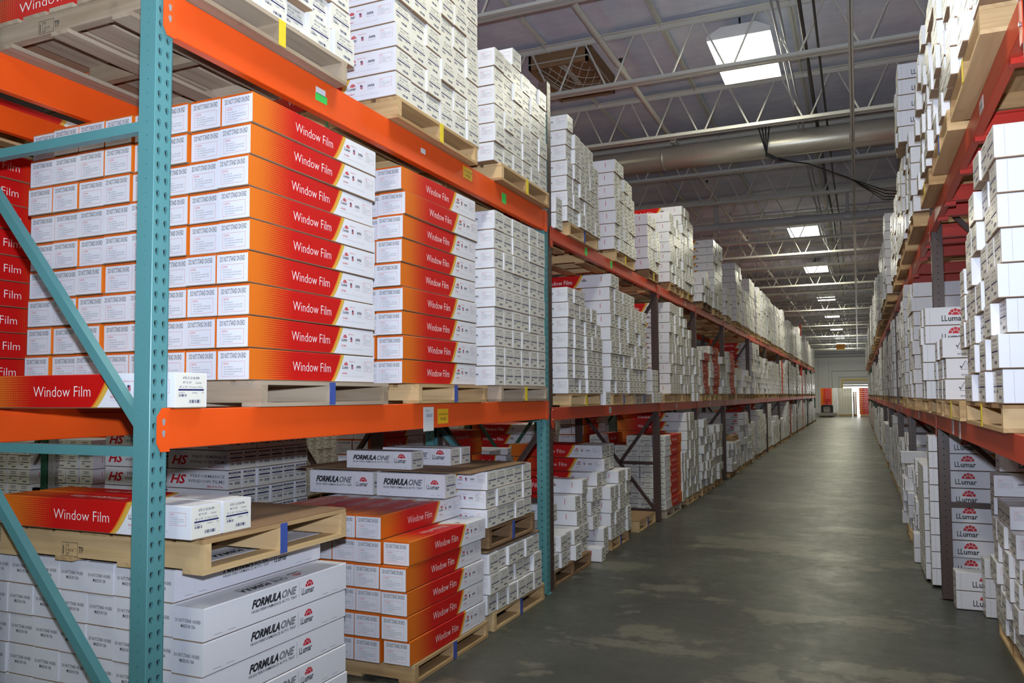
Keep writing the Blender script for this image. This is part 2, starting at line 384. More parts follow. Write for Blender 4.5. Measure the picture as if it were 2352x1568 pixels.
def side_print(f, kind, L, W, H, top=False):
    Hh = W if top else H
    if kind in ('wf', 'white'):
        f.text('Window Film', L*.30, Hh*.34, Hh*.47, 'wink', L*.30, -.012, res=2)
        f.llumar(L*.70, Hh*.50, L*.018)
        if not top:
            a = L*.79; r = Hh*.085; b = Hh*.58
            f.rect(a-r*.7, b-r, a+r*.7, b+r, 'lgray'); f2 = raised(f)
            for k in range(4): f2.rect(a-r*.7, b-r+k*r*.5, a+r*.7, b-r+k*r*.5+r*.25, 'red')
            f3 = raised(f2); f3.rect(a-r*.7, b+r*.1, a, b+r, 'navy')
            f.text('MADE IN USA', L*.762, Hh*.75, Hh*.065, 'red', L*.05)
            f.text('IWFA', L*.828, Hh*.53, Hh*.15, 'black', L*.042, .03, .3)
            caution(f, L*.90, Hh*.42, L*.978, Hh*.80)
            f.text('EASTMAN', L*.70, Hh*.30, Hh*.085, 'red', L*.045, .01)
            f.text('Performance films for automotive and architectural glass', L*.70, Hh*.21, Hh*.055, 'lgray', L*.2)
            f.text('LLumar.com', L*.828, Hh*.44, Hh*.055, 'gray', L*.045)
    elif kind == 'auto':
        q = .75 if L < .6 else 1; o = L*(.10 if L < .6 else .285); w = min(L*.50, .17*1.0) if L > .6 else L*.36
        if L > .6: w = L*.195; 
        f.text('FORMULA', o, Hh*.51, Hh*.35, 'black', w, .050, .35, 2); w1 = w*1.04; f.text('ONE', o+w1, Hh*.51, Hh*.35, 'gray', w*.56, .035, .35, 2)
        f.text('HIGH PERFORMANCE AUTO TINT', o, Hh*.35, Hh*.13, 'black', w*1.60, .010, 0)
        f.rect(o+w*1.68, Hh*.32, o+w*1.68+.0015, Hh*.86, 'gray'); f.llumar(o+w*1.78, Hh*.38, w*.165)
        if not top:
            for a in (.06, .14, .80, .88): f.rect(L*a, Hh*.13, L*(a+.045), Hh*.142, 'gray')
    elif kind == 'hs':
        f.text('HS', L*.06, Hh*.26, Hh*.66, 'red', L*.27, .03, .3, 2)
        f.text('PERFORMANCE', L*.40, Hh*.60, Hh*.24, 'gray', L*.56, .012); f.text('WINDOW FILMS', L*.36, Hh*.33, Hh*.24, 'gray', L*.60, .012)
        f.text('MADE IN USA', L*.68, Hh*.10, Hh*.14, 'red', L*.25, .012)
    elif kind == 'logo':
        f.llumar(L-.10-.15, Hh*.22, .042, 1.13)
        if not top: f.rect(L-.03, .006, L-.0285, H-.004, 'lgray')
    elif kind == 'plain':
        if not top: f.rect(L-.036, .006, L-.0348, H-.004, 'lgray')
    elif kind == 'check':
        h = Hh*.42; f = f.plain(L-.16, .1); a, b = .02, Hh*.46
        for p, q in (((0, 0), (1, 0)), ((0, 0), (.5, 1)), ((.5, 1), (1, 0))):
            dx, dy = q[0]-p[0], q[1]-p[1]; n = math.hypot(dx, dy); ox, oy = -dy/n*.025, dx/n*.025
            P = [(a+(p[0]-ox)*h, b+(p[1]-oy)*h), (a+(q[0]-ox)*h, b+(q[1]-oy)*h), (a+(q[0]+ox)*h, b+(q[1]+oy)*h), (a+(p[0]+ox)*h, b+(p[1]+oy)*h)]
            f.mb.add2d(P, [(0, 1, 2, 3)], f.fn, IX['gray'])
        f2 = raised(f)
        f2.mb.add2d([(a-.12*h, b+.35*h), (a+.08*h, b+.12*h), (a+.16*h, b+.2*h), (a-.05*h, b+.45*h)], [(0, 1, 2, 3)], f2.fn, IX['black'])
        f2.mb.add2d([(a+.08*h, b+.12*h), (a+.5*h, b+.95*h), (a+.42*h, b+.95*h), (a+.05*h, b+.25*h)], [(0, 1, 2, 3)], f2.fn, IX['gray'])
        for k in range(3): f.rect(a+.35*h, b+(.2+.15*k)*h, a+.72*h, b+(.23+.15*k)*h, 'lgray')
        f.text('www.', a, Hh*.14, Hh*.22, 'gray', .055, .005)
def carton_body(kind, L, W, H):
    mb = MB(); side = IX['wf'] if kind in ('wf', 'arc') else IX['card']; t = .0035
    x, y = L/2, W/2
    def q(pts, mi, uv=None): mb.poly(pts, mi, uv)
    U = [(0, 0), (1, 0), (1, 1), (0, 1)]
    # slightly chamfered upright and upper edges
    q([(-x, -y, t), (x, -y, t), (x, -y, H-t), (-x, -y, H-t)], side, U)
    q([(x, y, t), (-x, y, t), (-x, y, H-t), (x, y, H-t)], side, [(1, 0), (0, 0), (0, 1), (1, 1)])
    q([(x, -y, t), (x, y, t), (x, y, H-t), (x, -y, H-t)], IX['card'])
    q([(-x, y, t), (-x, -y, t), (-x, -y, H-t), (-x, y, H-t)], IX['card'])
    q([(-x, -y+t, H), (x, -y+t, H), (x, y-t, H), (-x, y-t, H)], side, [(0, 1), (1, 1), (1, 0), (0, 0)])
    for s in (-1, 1):
        p = [(-x, s*y, H-t), (x, s*y, H-t), (x, s*(y-t), H), (-x, s*(y-t), H)]; u4 = [(0, 1), (1, 1), (1, 1), (0, 1)]
        q(p if s < 0 else p[::-1], side, u4 if s < 0 else u4[::-1])
        p = [(-x, s*(y-t), 0), (x, s*(y-t), 0), (x, s*y, t), (-x, s*y, t)]
        q(p if s < 0 else p[::-1], IX['kraft'])
    for s in (-1, 1):
        p = [(s*x, -y, H-t), (s*x, y, H-t), (s*x, y-t, H), (s*x, -y+t, H)]; q(p if s > 0 else p[::-1], IX['or_rim'] if kind == 'wf' and s < 0 else IX['card'])
        p = [(s*x, -y+t, 0), (s*x, y-t, 0), (s*x, y, t), (s*x, -y, t)]; q(p if s > 0 else p[::-1], IX['kraft'])
    q([(-x, y-t, 0), (x, y-t, 0), (x, -y+t, 0), (-x, -y+t, 0)], IX['kraft'])
    return mb
_CM = {}
def carton_meshes(kind, L, W, H, lod):
    key = (kind, round(L, 2), round(W, 3), round(H, 3), lod)
    if key in _CM: return _CM[key]
    k2 = 'wf' if kind == 'white' else kind
    body = carton_body('card' if kind in ('auto', 'hs', 'logo', 'check', 'plain') else 'wf', L, W, H)
    fn = side_fns(L, W, H)
    if lod == 2:      # far: a few strokes for the lettering, in the same mesh
        for s in ('X',):
            f = Face(body, fn[s]); f.rect(.004, .004, W-.004, H-.004, 'label')
            f = raised(f)
            f.rect(W*.28, H*.80, W*.72, H*.86, 'gray'); f.rect(W*.28, H*.68, W*.72, H*.73, 'gray'); f.rect(W*.14, H*.50, W*.86, H*.545, 'navy')
            f.rect(W*.14, H*.33, W*.38, H*.40, 'gray'); f.rect(W*.44, H*.14, W*.78, H*.24, 'gray')
        f = Face(body, fn['x']); f.rect(W*.1, H*.70, W*.9, H*.82, 'gray'); f.frame(W*.15, H*.14, W*.85, H*.6, .0012, 'gray')
        for s in 'yY':
            f = Face(body, fn[s], L if s == 'Y' else None)
            if k2 in ('wf',): f.text('Window Film', L*.30, H*.34, H*.47, 'wink', L*.30, .004, res=1); f.rect(L*.90, H*.42, L*.905, H*.8, 'red'); f.rect(L*.70, H*.5, L*.75, H*.62, 'gray'); f.sun(L*.725, H*.64, H*.1)
            elif k2 in ('logo', 'auto', 'arc', 'check'): f.llumar(L-.25, H*.22, .042, 1.13)
        _CM[key] = (body, None, None); return _CM[key]
    pr, lb = MB(), MB()
    for s in 'yY': side_print(Face(pr, fn[s], L if s == 'Y' else None), 'logo' if kind == 'arc' else kind, L, W, H)
    if kind in ('wf', 'auto', 'white'): side_print(Face(pr, fn['Z'], L), kind, L, W, H, True)
    f = Face(pr, fn['x'])
    if k2 == 'wf':
        dns_end(f, W, H); f.rect(0, H*.93, W, H*.985, 'or_rim')
    elif kind in ('auto', 'hs', 'logo'):
        f.text('DO NOT STAND ON END', W/2, H*.54, H*.15, 'black', W*.82, .010, align='CENTER'); f.text('MADE IN USA', W/2, H*.38, H*.15, 'black', W*.46, .010, align='CENTER')
    label_end(Face(lb, fn['X']), W, H, kind == 'hs')
    _CM[key] = (body.mesh('carton', INKM), pr.mesh('printing', INKM) if pr.f else None, lb.mesh('shipping_label', INKM))
    return _CM[key]

ORD = ['bottom', 'second', 'third', 'fourth', 'fifth', 'sixth', 'seventh', 'eighth', 'ninth', 'tenth', 'eleventh', 'twelfth']
ORC = ['first']+ORD[1:]
NAME = {'wf': 'window_film_carton', 'white': 'white_carton', 'auto': 'auto_tint_carton', 'hs': 'performance_film_carton', 'logo': 'dome_logo_carton', 'arc': 'dome_logo_carton', 'check': 'check_mark_carton', 'plain': 'plain_white_carton'}
LOOK = {'wf': 'red window film carton', 'white': 'white barcoded carton', 'auto': 'auto tint carton', 'hs': 'performance film carton', 'logo': 'white logo carton', 'arc': 'white logo carton', 'check': 'check mark carton', 'plain': 'plain-sided white carton'}
CART = []   # all cartons; sorted by how large they show, made at the end
def carton(kind, x, y, z, rot, L, W, H, label, group, lodforce=None):
    CART.append(dict(kind=kind, p=(x, y, z), rot=rot, L=L, W=W, H=H, label=label, group=group))
def stack(ph, kind, orient, xf, y0, y1, z0, hs, side=-1, L=.95, W=None, H=.127, gap=.0035, jit=.012, ncol=None, skip=()):
    """side -1: the rack at the left of the aisle (its face looks to +x); +1: at the right.
    orient E: label ends to the aisle, columns along y; D: the other ends to the aisle; S: long sides to the aisle, columns into the rack; B: as S with the label end to the camera"""
    n = len(hs)
    r = random.Random(hash(ph) % 1000 if False else sum(map(ord, ph)))
    if orient in 'ED':
        p = (y1-y0)/n; W_ = (W or p-.004)
    else:
        p = W or .163; W_ = p-.004; L = y1-y0
    for c in range(n):
        for k in range(hs[c]):
            if (c, k) in skip: continue
            z = z0+k*(H+gap); j = r.uniform(-jit, jit); a = r.uniform(-.006, .006)*jit/.012
            if orient in 'ED':
                x = xf+side*(L/2)*1.0+j; y = y0+(c+.5)*p
                rot = (0 if side < 0 else PI)+(PI if orient == 'D' else 0)
                where = 'from near end'
            else:
                x = xf+side*(c+.5)*p+j*.4; y = (y0+y1)/2+j
                rot = PI/2 if orient == 'S' else -PI/2
                where = 'from aisle'
            lb = f"{LOOK[kind]}, {ORD[min(k, 11)]} layer, {ORC[min(c, 11)]} {where}, {ph}"
            carton(kind, x, y, z, rot+a, L, W_, H, lb, f"{LOOK[kind]}s {ph}")

# ------------------------------------------------------------------ pallets
PAL = []
def pallet(ph, y0, y1, xf, z, side=-1, H=.105, depth=1.12, mark=None, wood='pine', detail=None, sheet=False, nb=7, stamp=None):
    d = math.hypot(xf, y0)
    detail = (d < 11) if detail is None else detail
    xa, xb = (xf-depth, xf) if side < 0 else (xf, xf+depth)
    m = MT[wood]; yc = (y0+y1)/2; xc = (xa+xb)/2; hy = (y1-y0)/2; hx = depth/2
    tb = .017; label = f"{'weathered ' if wood=='oldwood' else ''}wooden pallet {ph}"
    r = random.Random(int(y0*1000)+int(z*100))
    boards = []
    bw = depth/(nb*1.18)
    for i in range(nb):
        x = -hx+bw/2+i*(depth-bw)/(nb-1); boards.append(('deck_board', (x-bw/2, -hy+r.uniform(-.006, .006), H-tb, x+bw/2, hy+r.uniform(-.006, .006), H)))
    for i in (0, .5, 1):
        y = -hy+.02+i*(2*hy-.04); boards.append(('stringer', (-hx, y-.019, tb, hx, y+.019, H-tb)))
    for i in (0, .33, .67, 1):
        x = -hx+.05+i*(depth-.1); boards.append(('bottom_board', (x-.05, -hy, 0, x+.05, hy, tb)))
    if detail:
        t = thing('wooden_pallet', label, 'pallet', (xc, yc, z))
        for nme, b in boards:
            c = [(b[i]+b[i+3])/2 for i in range(3)]
            mb = MB(); mb.box(b[0]-c[0], b[1]-c[1], b[2]-c[2], b[3]-c[0], b[4]-c[1], b[5]-c[2])
            o = link(nme, mb.mesh(nme, [m]), t, c)
        if mark:
            mb = MB(); xx = hx+.001 if side < 0 else -hx-.001; s_ = 1 if side < 0 else -1
            mb.box(min(xx, xx+s_*.002), -.021, tb*.2, max(xx, xx+s_*.002), .021, H-.002)
            o = link('paint_mark', mb.mesh('paint_mark', [MT[mark+'_mark']]), t); o['label'] = mark+' painted mark'
        if stamp:
            mb = MB(); w0, sx_ = .055, stamp-xc; yy = -hy-.0008
            f_ = lambda a, b: (sx_+a, yy, .045+b)
            for a0, b0, a1, b1 in ((0, -.025, w0*1.6, -.0235), (0, .028, w0*1.6, .0295), (0, -.025, .0015, .0295), (w0*1.6, -.025, w0*1.6+.0015, .0295), (.022, -.025, .0235, .0295)): mb.add2d([(a0, b0), (a1, b0), (a1, b1), (a0, b1)], [(0, 1, 2, 3)], f_, 0)
            for tx, a, b, sz in (('US', .028, .012, .016), ('11521-36', .028, -.006, .014), ('HT', .028, -.021, .014), ('I', .004, -.018, .05), ('TP', w0*1.6+.006, -.01, .036)):
                tv, tf = text2d(tx, sz, .7, .01, 0, 1); mb.add2d([(p[0]+a, p[1]+b) for p in tv], tf, f_, 0)
            link('stamp', mb.mesh('stamp', [MT['black']]), t)['label'] = 'black stamped mark on the side board'
    else:
        mb = MB()
        for _, b in boards: mb.box(*b)
        if mark:
            xx = hx+.001 if side < 0 else -hx-.001; s_ = 1 if side < 0 else -1
            mb.box(min(xx, xx+s_*.002), -.021, tb*.2, max(xx, xx+s_*.002), .021, H-.002, 1)
        o = link('wooden_pallet', mb.mesh('wooden_pallet', [m, MT[(mark or 'blue')+'_mark']]), None, (xc, yc, z)); tag(o, label, 'pallet')
    if sheet: slip_sheet(ph, y0, y1, xf, z+H, side, depth)
def slip_sheet(ph, y0, y1, xf, z, side=-1, depth=1.1):
    mb = MB(); xa, xb = (xf-depth, xf) if side < 0 else (xf, xf+depth)
    hx, hy = depth/2, (y1-y0)/2; n = 10
    r = random.Random(int(y0*77))
    for i in range(n):
        a, b = -hy+2*hy*i/n, -hy+2*hy*(i+1)/n
        mb.box(-hx, a, 0, hx, b, .004)
    o = link('slip_sheet', mb.mesh('slip_sheet', [MT['sheet']]), None, ((xa+xb)/2, (y0+y1)/2, z+.0005)); tag(o, f'brown cardboard slip sheet {ph}', 'cardboard sheet')

# ------------------------------------------------------------------ racks
def hole_cell(mb, fn, w, p, hole, t, mi=0, mo=0):
    """one perforated cell, w wide and p high, centred hole polygon (list of 12 points); fn maps (a,b,depth)"""
    n = len(hole); out = [(w/2*x, p/2*y) for x, y in ((1, .35), (1, 1), (.35, 1), (-.35, 1), (-1, 1), (-1, .35), (-1, -.35), (-1, -1), (-.35, -1), (.35, -1), (1, -1), (1, -.35))]
    for k in range(n):
        k2 = (k+1) % n
        mb.poly([fn(*hole[k], 0), fn(*out[k], 0), fn(*out[k2], 0), fn(*hole[k2], 0)], mi)
        mb.poly([fn(*hole[k], 0), fn(*hole[k2], 0), fn(*hole[k2], t), fn(*hole[k], t)], mi)
TEAR = [(.0085, .006), (.0065, .0115), (.0025, .014), (-.0025, .014), (-.0065, .0115), (-.0085, .006), (-.0062, -.004), (-.0045, -.010), (-.0018, -.0132), (.0018, -.0132), (.0045, -.010), (.0062, -.004)]
SQ = [(.0042*x, .0062*y) for x, y in ((1, .35), (1, 1), (.35, 1), (-.35, 1), (-1, 1), (-1, .35), (-1, -.35), (-1, -1), (-.35, -1), (.35, -1), (1, -1), (1, -.35))]
def fix_corners(mb): pass
def post_mesh(H, s, mat, holes=True, key=None, pitch=.0508*.92*1.087):
    """C-section upright 76 mm; s=-1: front face looks to +x (left rack)"""
    mb = MB(); w = .076; t = .0025; f = -s   # f: direction of the aisle
    # local: x from -w..0 behind the front face (times -f), y 0..w
    X = lambda d: -f*d
    if holes:
        n = int(H/pitch); z0 = .03
        cols = [.020, .056]
        for i in range(n):
            zc = z0+(i+.5)*pitch
            for a0, a1 in ((.002, .038), (.038, .074)):
                c = (a0+a1)/2
                hole_cell(mb, lambda a, b, d: (X(d+(.002 if c > .038 else 0)), c+a, zc+b), a1-a0, pitch, TEAR, t+.008)
            hole_cell(mb, lambda a, b, d: (X(.038+a), d, zc+b), w-.004, pitch, SQ, t+.006)
        for za, zb in ((0, z0), (z0+n*pitch, H)):
            mb.box(min(X(0), X(t)), .002, za, max(X(0), X(t)), .074, zb); mb.box(min(X(.002), X(.074)), 0, za, max(X(.002), X(.074)), t, zb)
        # added dark sheets stand in for the shade inside the hollow post
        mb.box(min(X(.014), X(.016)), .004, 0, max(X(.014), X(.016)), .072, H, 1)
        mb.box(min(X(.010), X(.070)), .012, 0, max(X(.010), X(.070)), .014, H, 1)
    else:
        mb.box(min(X(0), X(t)), .002, 0, max(X(0), X(t)), .074, H); mb.box(min(X(.002), X(.074)), 0, 0, max(X(.002), X(.074)), t, H)
        r = 0
        if key != 'far':
            for i in range(int(H/.0508)):
                z = .05+i*.0508
                for c in (.022, .054): mb.box(min(X(-.0006), X(0)), c-.0035, z-.005, max(X(-.0006), X(0)), c+.0035, z+.005, 1)  # dark chips stand in for shaded holes, nothing is cut through
                mb.box(min(X(.034), X(.042)), -.0006, z-.004, max(X(.034), X(.042)), 0, z+.004, 1)
    mb.box(min(X(.002), X(.074)), w-t, 0, max(X(.002), X(.074)), w, H)
    # rounded corner strips and rear lips
    for (xa, ya, xb, yb) in ((0, .002, .002, 0), (0, .074, .002, .076)):
        pts = [(X(xa), ya, 0), (X(xb), yb, 0), (X(xb), yb, H), (X(xa), ya, H)]; mb.poly(pts)
    mb.box(min(X(.074), X(.076)), 0, 0, max(X(.074), X(.076)), .018, H); mb.box(min(X(.074), X(.076)), .058, 0, max(X(.074), X(.076)), .076, H)
    return mb.mesh('post', [mat, MT['dark']])
_POST = {}
def frame(y, s, xf, H, mat, label, style, holes=False, key='near', Hfront=None, depth=1.07, foot=True):
    """one upright frame: two posts and its bracing. y is the near face"""
    t = thing('rack_frame', label, 'rack frame', (xf, y, 0)); f = -s
    def post(hh, back):
        k = (round(hh, 2), s if not back else -s, mat.name, holes, key)
        if k not in _POST: _POST[k] = post_mesh(hh, s if not back else -s, mat, holes, key)
        link('post', _POST[k], t, (-f*depth if back else 0, 0, 0))
    post(Hfront or H, False); post(H, True)
    w_ = .036
    X = lambda d: -f*d
    for a, b in style:
        mb = MB(); mb.bar((X(a[0]), .038, a[1]), (X(b[0]), .038, b[1]), .034, w_); link('brace', mb.mesh('brace', [mat]), t)
    if foot:
        for d in (.038, depth-.038):
            mb = MB(); mb.box(X(d)-.055, -.0, 0, X(d)+.055, .078, .006); link('foot_plate', mb.mesh('foot_plate', [mat]), t)
    return t
ST_TEAL = [((.07, 1.34), (1.0, 1.34)), ((.07, 2.495), (1.0, 2.495)), ((.07, 1.42), (.98, 2.44)), ((.07, .33), (.98, 1.29)), ((.07, .2), (1.0, .2)), ((.07, 3.6), (1.0, 3.6))]
ST_BR = [((.07, .13), (1.0, .13)), ((.07, .14), (1.0, 1.33)), ((.49, .71), (.07, 1.28)), ((.07, .70), (.49, .70)), ((.07, 1.75), (1.0, 1.75)), ((.07, 2.66), (.62, 1.80)), ((.07, 3.6), (1., 3.6))]
ST_R = [((.07, .70), (1.0, .70)), ((.07, 1.31), (.98, .40)), ((.07, .13), (1.0, .13)), ((.07, 2.98), (1.0, 1.85)), ((.07, 1.85), (1., 1.85)), ((.07, 3.9), (1, 3.9))]
def beam(y0, y1, xf, ztop, h, s, mat, label, plates=True, stickers=(), big=False, face=None):
    """box beam from post to post with its end plates. xf: its aisle face"""
    f = -s if face is None else face
    t = thing('rack_beam', label, 'rack beam', (xf, (y0+y1)/2, ztop-h)); L = (y1-y0)/2
    mb = MB(); d = .042; X = lambda q: -f*q
    # step beam: a full-height front and a recessed upper ledge behind
    prof = [(0, .003), (.003, 0), (d-.003, 0), (d, .003), (d, h-.03), (d-.012, h-.03), (d-.012, h), (.003, h), (0, h-.003)]
    a, b = -L+.005, L-.005
    for i in range(len(prof)):
        p, q = prof[i], prof[(i+1) % len(prof)]
        mb.poly([(X(p[0]), a, p[1]), (X(q[0]), a, q[1]), (X(q[0]), b, q[1]), (X(p[0]), b, p[1])], 0)
    mb.poly([(X(p[0]), a, p[1]) for p in prof]); mb.poly([(X(p[0]), b, p[1]) for p in reversed(prof)])
    link('beam_tube', mb.mesh('beam_tube', [mat]), t)
    if plates:
        for e in (-1, 1):
            mb = MB(); o = .055
            y_in, y_out = e*(L-.004), e*(L+o-.004); lo, hi = -.008 if big else -.06, h+.004
            P = [(y_in, lo), (y_out-e*.018, lo), (y_out, lo+.03), (y_out, hi-.03), (y_out-e*.022, hi), (y_in, hi)]
            for dd in (-.005, -.001):
                mb.poly([(X(dd), p[0], p[1]) for p in P])
            for i in range(len(P)):
                p, q = P[i], P[(i+1) % len(P)]; mb.poly([(X(-.005), p[0], p[1]), (X(-.005), q[0], q[1]), (X(-.001), q[0], q[1]), (X(-.001), p[0], p[1])])
            if big:
                yc = (y_in+y_out)/2
                for zc in (.055, .095):
                    mb.poly([(X(-.0056), yc+a_[0]*.9, zc+a_[1]*.9) for a_ in TEAR], 1)
            pl = link('end_plate', mb.mesh('end_plate', [mat, MT['graypost'] if big else MT['dark']]), t)
            if not big:
                for zc in (.005, h-.02):
                    mb = MB(); yc = e*(L+.028); mb.tube([(X(-.003), yc, zc), (X(-.012), yc, zc)], .007, 6); link('bolt', mb.mesh('bolt', [MT['steel']]), pl)
    for (yy, zz, w_, h_, m_, txt) in stickers:
        mb = MB(); e_ = -.0012; ya, yb = yy-(y0+y1)/2-w_/2, yy-(y0+y1)/2+w_/2; za, zb = zz-(ztop-h)-h_/2, zz-(ztop-h)+h_/2
        mb.box(min(X(0), X(e_)), ya, za, max(X(0), X(e_)), yb, zb, 0)
        sgn = 1 if f > 0 else -1
        for (tx, a_, b_, sz, ink) in txt:
            tv, tf = text2d(tx, sz, .75, .01, 0, 1, 'CENTER')
            yc = (ya+yb)/2 if sgn > 0 else (ya+yb)/2
            mb.add2d([(q[0]+a_*w_, q[1]) for q in tv], tf, lambda a, b, bb=b_: (X(e_*1.6), yc+sgn*a, za+bb*h_+b), ink)
        o = link('sticker', mb.mesh('sticker', [MT[m_], MT['black'], MT['navy']]), t); o['label'] = {'sticker_y': 'yellow weight limit sticker', 'sticker_w': 'white location sticker', 'sticker_g': 'green sticker'}[m_]
    return t

WORD = ['first', 'second', 'third', 'fourth', 'fifth', 'sixth', 'seventh', 'eighth', 'ninth', 'tenth', 'eleventh', 'twelfth', 'thirteenth', 'fourteenth']
# ================================================================== THE SETTING
XL, XR, YB, YF, ZC = -17.0, 9.0, -9.0, 70.0, 5.66
mb = MB(); mb.poly([(XL, YB, 0), (XR, YB, 0), (XR, YF, 0), (XL, YF, 0)])
struct('floor', mb, MT['floor'])
mb = MB(); mb.box(XL, YB, ZC, XR, YF, ZC+.1); struct('ceiling', mb, MT['ceil'])
for nme, b, m in (('wall_left', (XL-.1, YB, 0, XL, YF, ZC), 'wall2'), ('wall_right', (XR, YB, 0, XR+.1, YF, ZC), 'wall2'), ('wall_back', (XL, YB-.1, 0, XR, YB, ZC), 'wall2')):
    mb = MB(); mb.box(*b); struct(nme, mb, MT[m])
DX0, DX1, DH = -1.12, 2.2, 2.42
mb = MB(); mb.box(XL, YF, 0, DX0, YF+.2, ZC); mb.box(DX1, YF, 0, XR, YF+.2, ZC); mb.box(DX0, YF, DH, DX1, YF+.2, ZC)
struct('wall_far', mb, MT['wall'])
mb = MB(); mb.box(DX0-.14, YF-.04, 0, DX0, YF+.22, DH+.35); mb.box(DX1, YF-.04, 0, DX1+.14, YF+.22, DH+.35); mb.box(DX0, YF-.04, DH+.2, DX1, YF+.22, DH+.35)
struct('trim_1', mb, simple('yellow_door_frame_paint', (196, 170, 110), .6))
dr = thing('door_1', 'roll-up dock door raised over a bright opening in the far wall', 'door', (DX0, YF+.05, DH-.3)); dr['kind'] = 'structure'; del dr['category']
for k in range(3):
    mb = MB(); mb.box(0, 0, k*.17, DX1-DX0, .04, k*.17+.155); link('door_slat', mb.mesh('door_slat', [MT['wall']]), dr)
mb = MB(); mb.poly([(DX0-1, YF+.8, 0), (DX1+1, YF+.8, 0), (DX1+1, YF+.8, 3), (DX0-1, YF+.8, 3)]); struct('daylight_sheet', mb, MT['day'])  # glowing sheet added outside the dock opening to stand for daylight
dl = bpy.data.lights.new('dock_door_daylight', 'AREA'); dl.shape = 'RECTANGLE'; dl.size = 3.2; dl.size_y = 2.2; dl.energy = 260; dl.color = (.95, .97, 1)
do_ = bpy.data.objects.new('dock_door_daylight', dl); C.objects.link(do_); do_.location = (.55, YF+.4, 1.2); do_.rotation_euler = (-PI/2, 0, 0)
# thin conduits on the far wall and a dark band under the roof
mb = MB(); mb.box(XL, YF-.05, 4.55, XR, YF-.01, 4.62)
for x0, z0, x1 in ((-1.95, 3.4, 1.2), (-1.45, 2.9, 1.2)):
    mb.box(x0, YF-.03, 0, x0+.03, YF, z0); mb.box(x0, YF-.03, z0, x1, YF, z0+.03)
for x in (-4.4, -3.0, -2.2): mb.box(x, YF-.012, 0, x+.02, YF, 4.4)
struct('trim_2', mb, simple('gray_conduit_paint', (136, 136, 138), .6))

# ------------------------------------------------------------------ roof joists
def joist(y, near, i=0):
    zb, zt = 5.0, 5.60
    t = thing('roof_joist', JL[i] if i < len(JL) else f'white open-web roof joist, {NUM[i-len(JL)]} beyond the second visible lamp', 'roof joist', (0, y, 0), 0, 'open-web roof joists in a row')
    x0, x1 = (-9, 5) if y < 20 else (-7, 4)
    for nme, z in (('bottom_chord', zb), ('top_chord', zt)):
        mb = MB(); sg = 1 if nme == 'top_chord' else -1
        for e in (-1, 1):
            mb.box(x0, min(e*.012, e*.06), z-.004, x1, max(e*.012, e*.06), z+.004); mb.box(x0, min(e*.012, e*.018), min(z, z-sg*.05), x1, max(e*.012, e*.018), max(z, z-sg*.05))
        link(nme, mb.mesh(nme, [MT['joist']]), t)
    p = .66; off = -1.83-.33
    k0 = math.ceil((x0-off)/p); k1 = int((x1-off)/p); rods = MB()
    for k in range(k0, k1):
        xa = off+k*p
        for a, b in (((xa+.04, zt-.03), (xa+p/2-.04, zb+.02)), ((xa+p/2+.04, zb+.02), (xa+p-.04, zt-.03))):
            q = MB() if near and -4.5 < xa < 1.6 else rods
            q.tube([(a[0], 0, a[1]), (b[0], 0, b[1])], .0115, 6)
            if q is not rods: link('web_rod', q.mesh('web_rod', [MT['joist']]), t)
    o = link('web', rods.mesh('web', [MT['joist']]), t); o['kind'] = 'stuff'
NUM = 'third fourth fifth sixth seventh eighth ninth tenth eleventh twelfth thirteenth fourteenth fifteenth sixteenth seventeenth eighteenth nineteenth twentieth twenty-first twenty-second twenty-third twenty-fourth twenty-fifth'.split()
JL = ['white open-web roof joist above the camera, out over the first bay', 'white open-web roof joist over the teal rack bay', 'white open-web roof joist in the upper corner of the view, before the roof hatch', 'white open-web roof joist in front of the netted roof hatch',
      'white open-web roof joist just in front of the galvanised pipe', 'white open-web roof joist just behind the galvanised pipe', 'second white roof joist behind the galvanised pipe', 'white open-web roof joist just beyond the gray cross pipe',
      'white roof joist before the second visible lamp', 'white roof joist right after the second visible lamp', 'second white roof joist after the second visible lamp']
ys = [6.45, 8.52, 10.54, 12.6, 14.65, 16.7, 18.75]+[20.8+2.05*k for k in range(24)]
for i, y in enumerate([2.3, 4.4]+ys): joist(y, 6 < y < 15, i)
# bridging strips under the deck, running down the building
for i, x in enumerate((-4.6, -3.25, -1.9, -.55, .8, 2.2)):
    mb = MB(); mb.box(x-.035, YB, 5.615, x+.035, YF, 5.62); mb.box(x-.003, YB, 5.57, x+.003, YF, 5.62)
    o = link('bridging_angle', mb.mesh('bridging_angle', [MT['joist']])); tag(o, f'white bridging angle running along under the roof deck, {WORD[i]} from the orange-beam side', 'roof bridging', 'bridging angles under the deck')
for i, (x, z) in enumerate(((.02, 5.03),)):
    mb = MB(); mb.box(x-.025, YB, 4.97, x+.025, YF, 4.975); mb.box(x-.003, YB, 4.97, x+.003, YF, 5.0)
    o = link('ceiling_strut', mb.mesh('ceiling_strut', [MT['joist']])); tag(o, 'white steel strut hung below the joists along the aisle', 'strut')
# sprinkler line with fittings
mb = MB(); X_, Z_ = -2.42, 5.3
mb.tube([(X_, YB, Z_), (X_, YF, Z_)], .034, 10); o = link('sprinkler_pipe', mb.mesh('sprinkler_pipe', [MT['joist']])); tag(o, 'white sprinkler pipe with couplings running along the aisle roof', 'pipe')
for y in [5.9+2.85*k for k in range(20)]:
    mb = MB(); mb.tube([(X_, y-.06, Z_), (X_, y+.06, Z_)], .046, 10); c = link('coupling', mb.mesh('coupling', [MT['joist']]), o)
    if y < 30:
        mb = MB(); mb.tube([(X_, y, Z_+.03), (X_, y, Z_+.10)], .012, 6); mb.tube([(X_, y, Z_+.10), (X_, y, Z_+.115)], .028, 8); link('sprinkler_head', mb.mesh('sprinkler_head', [MT['conduit']]), c)
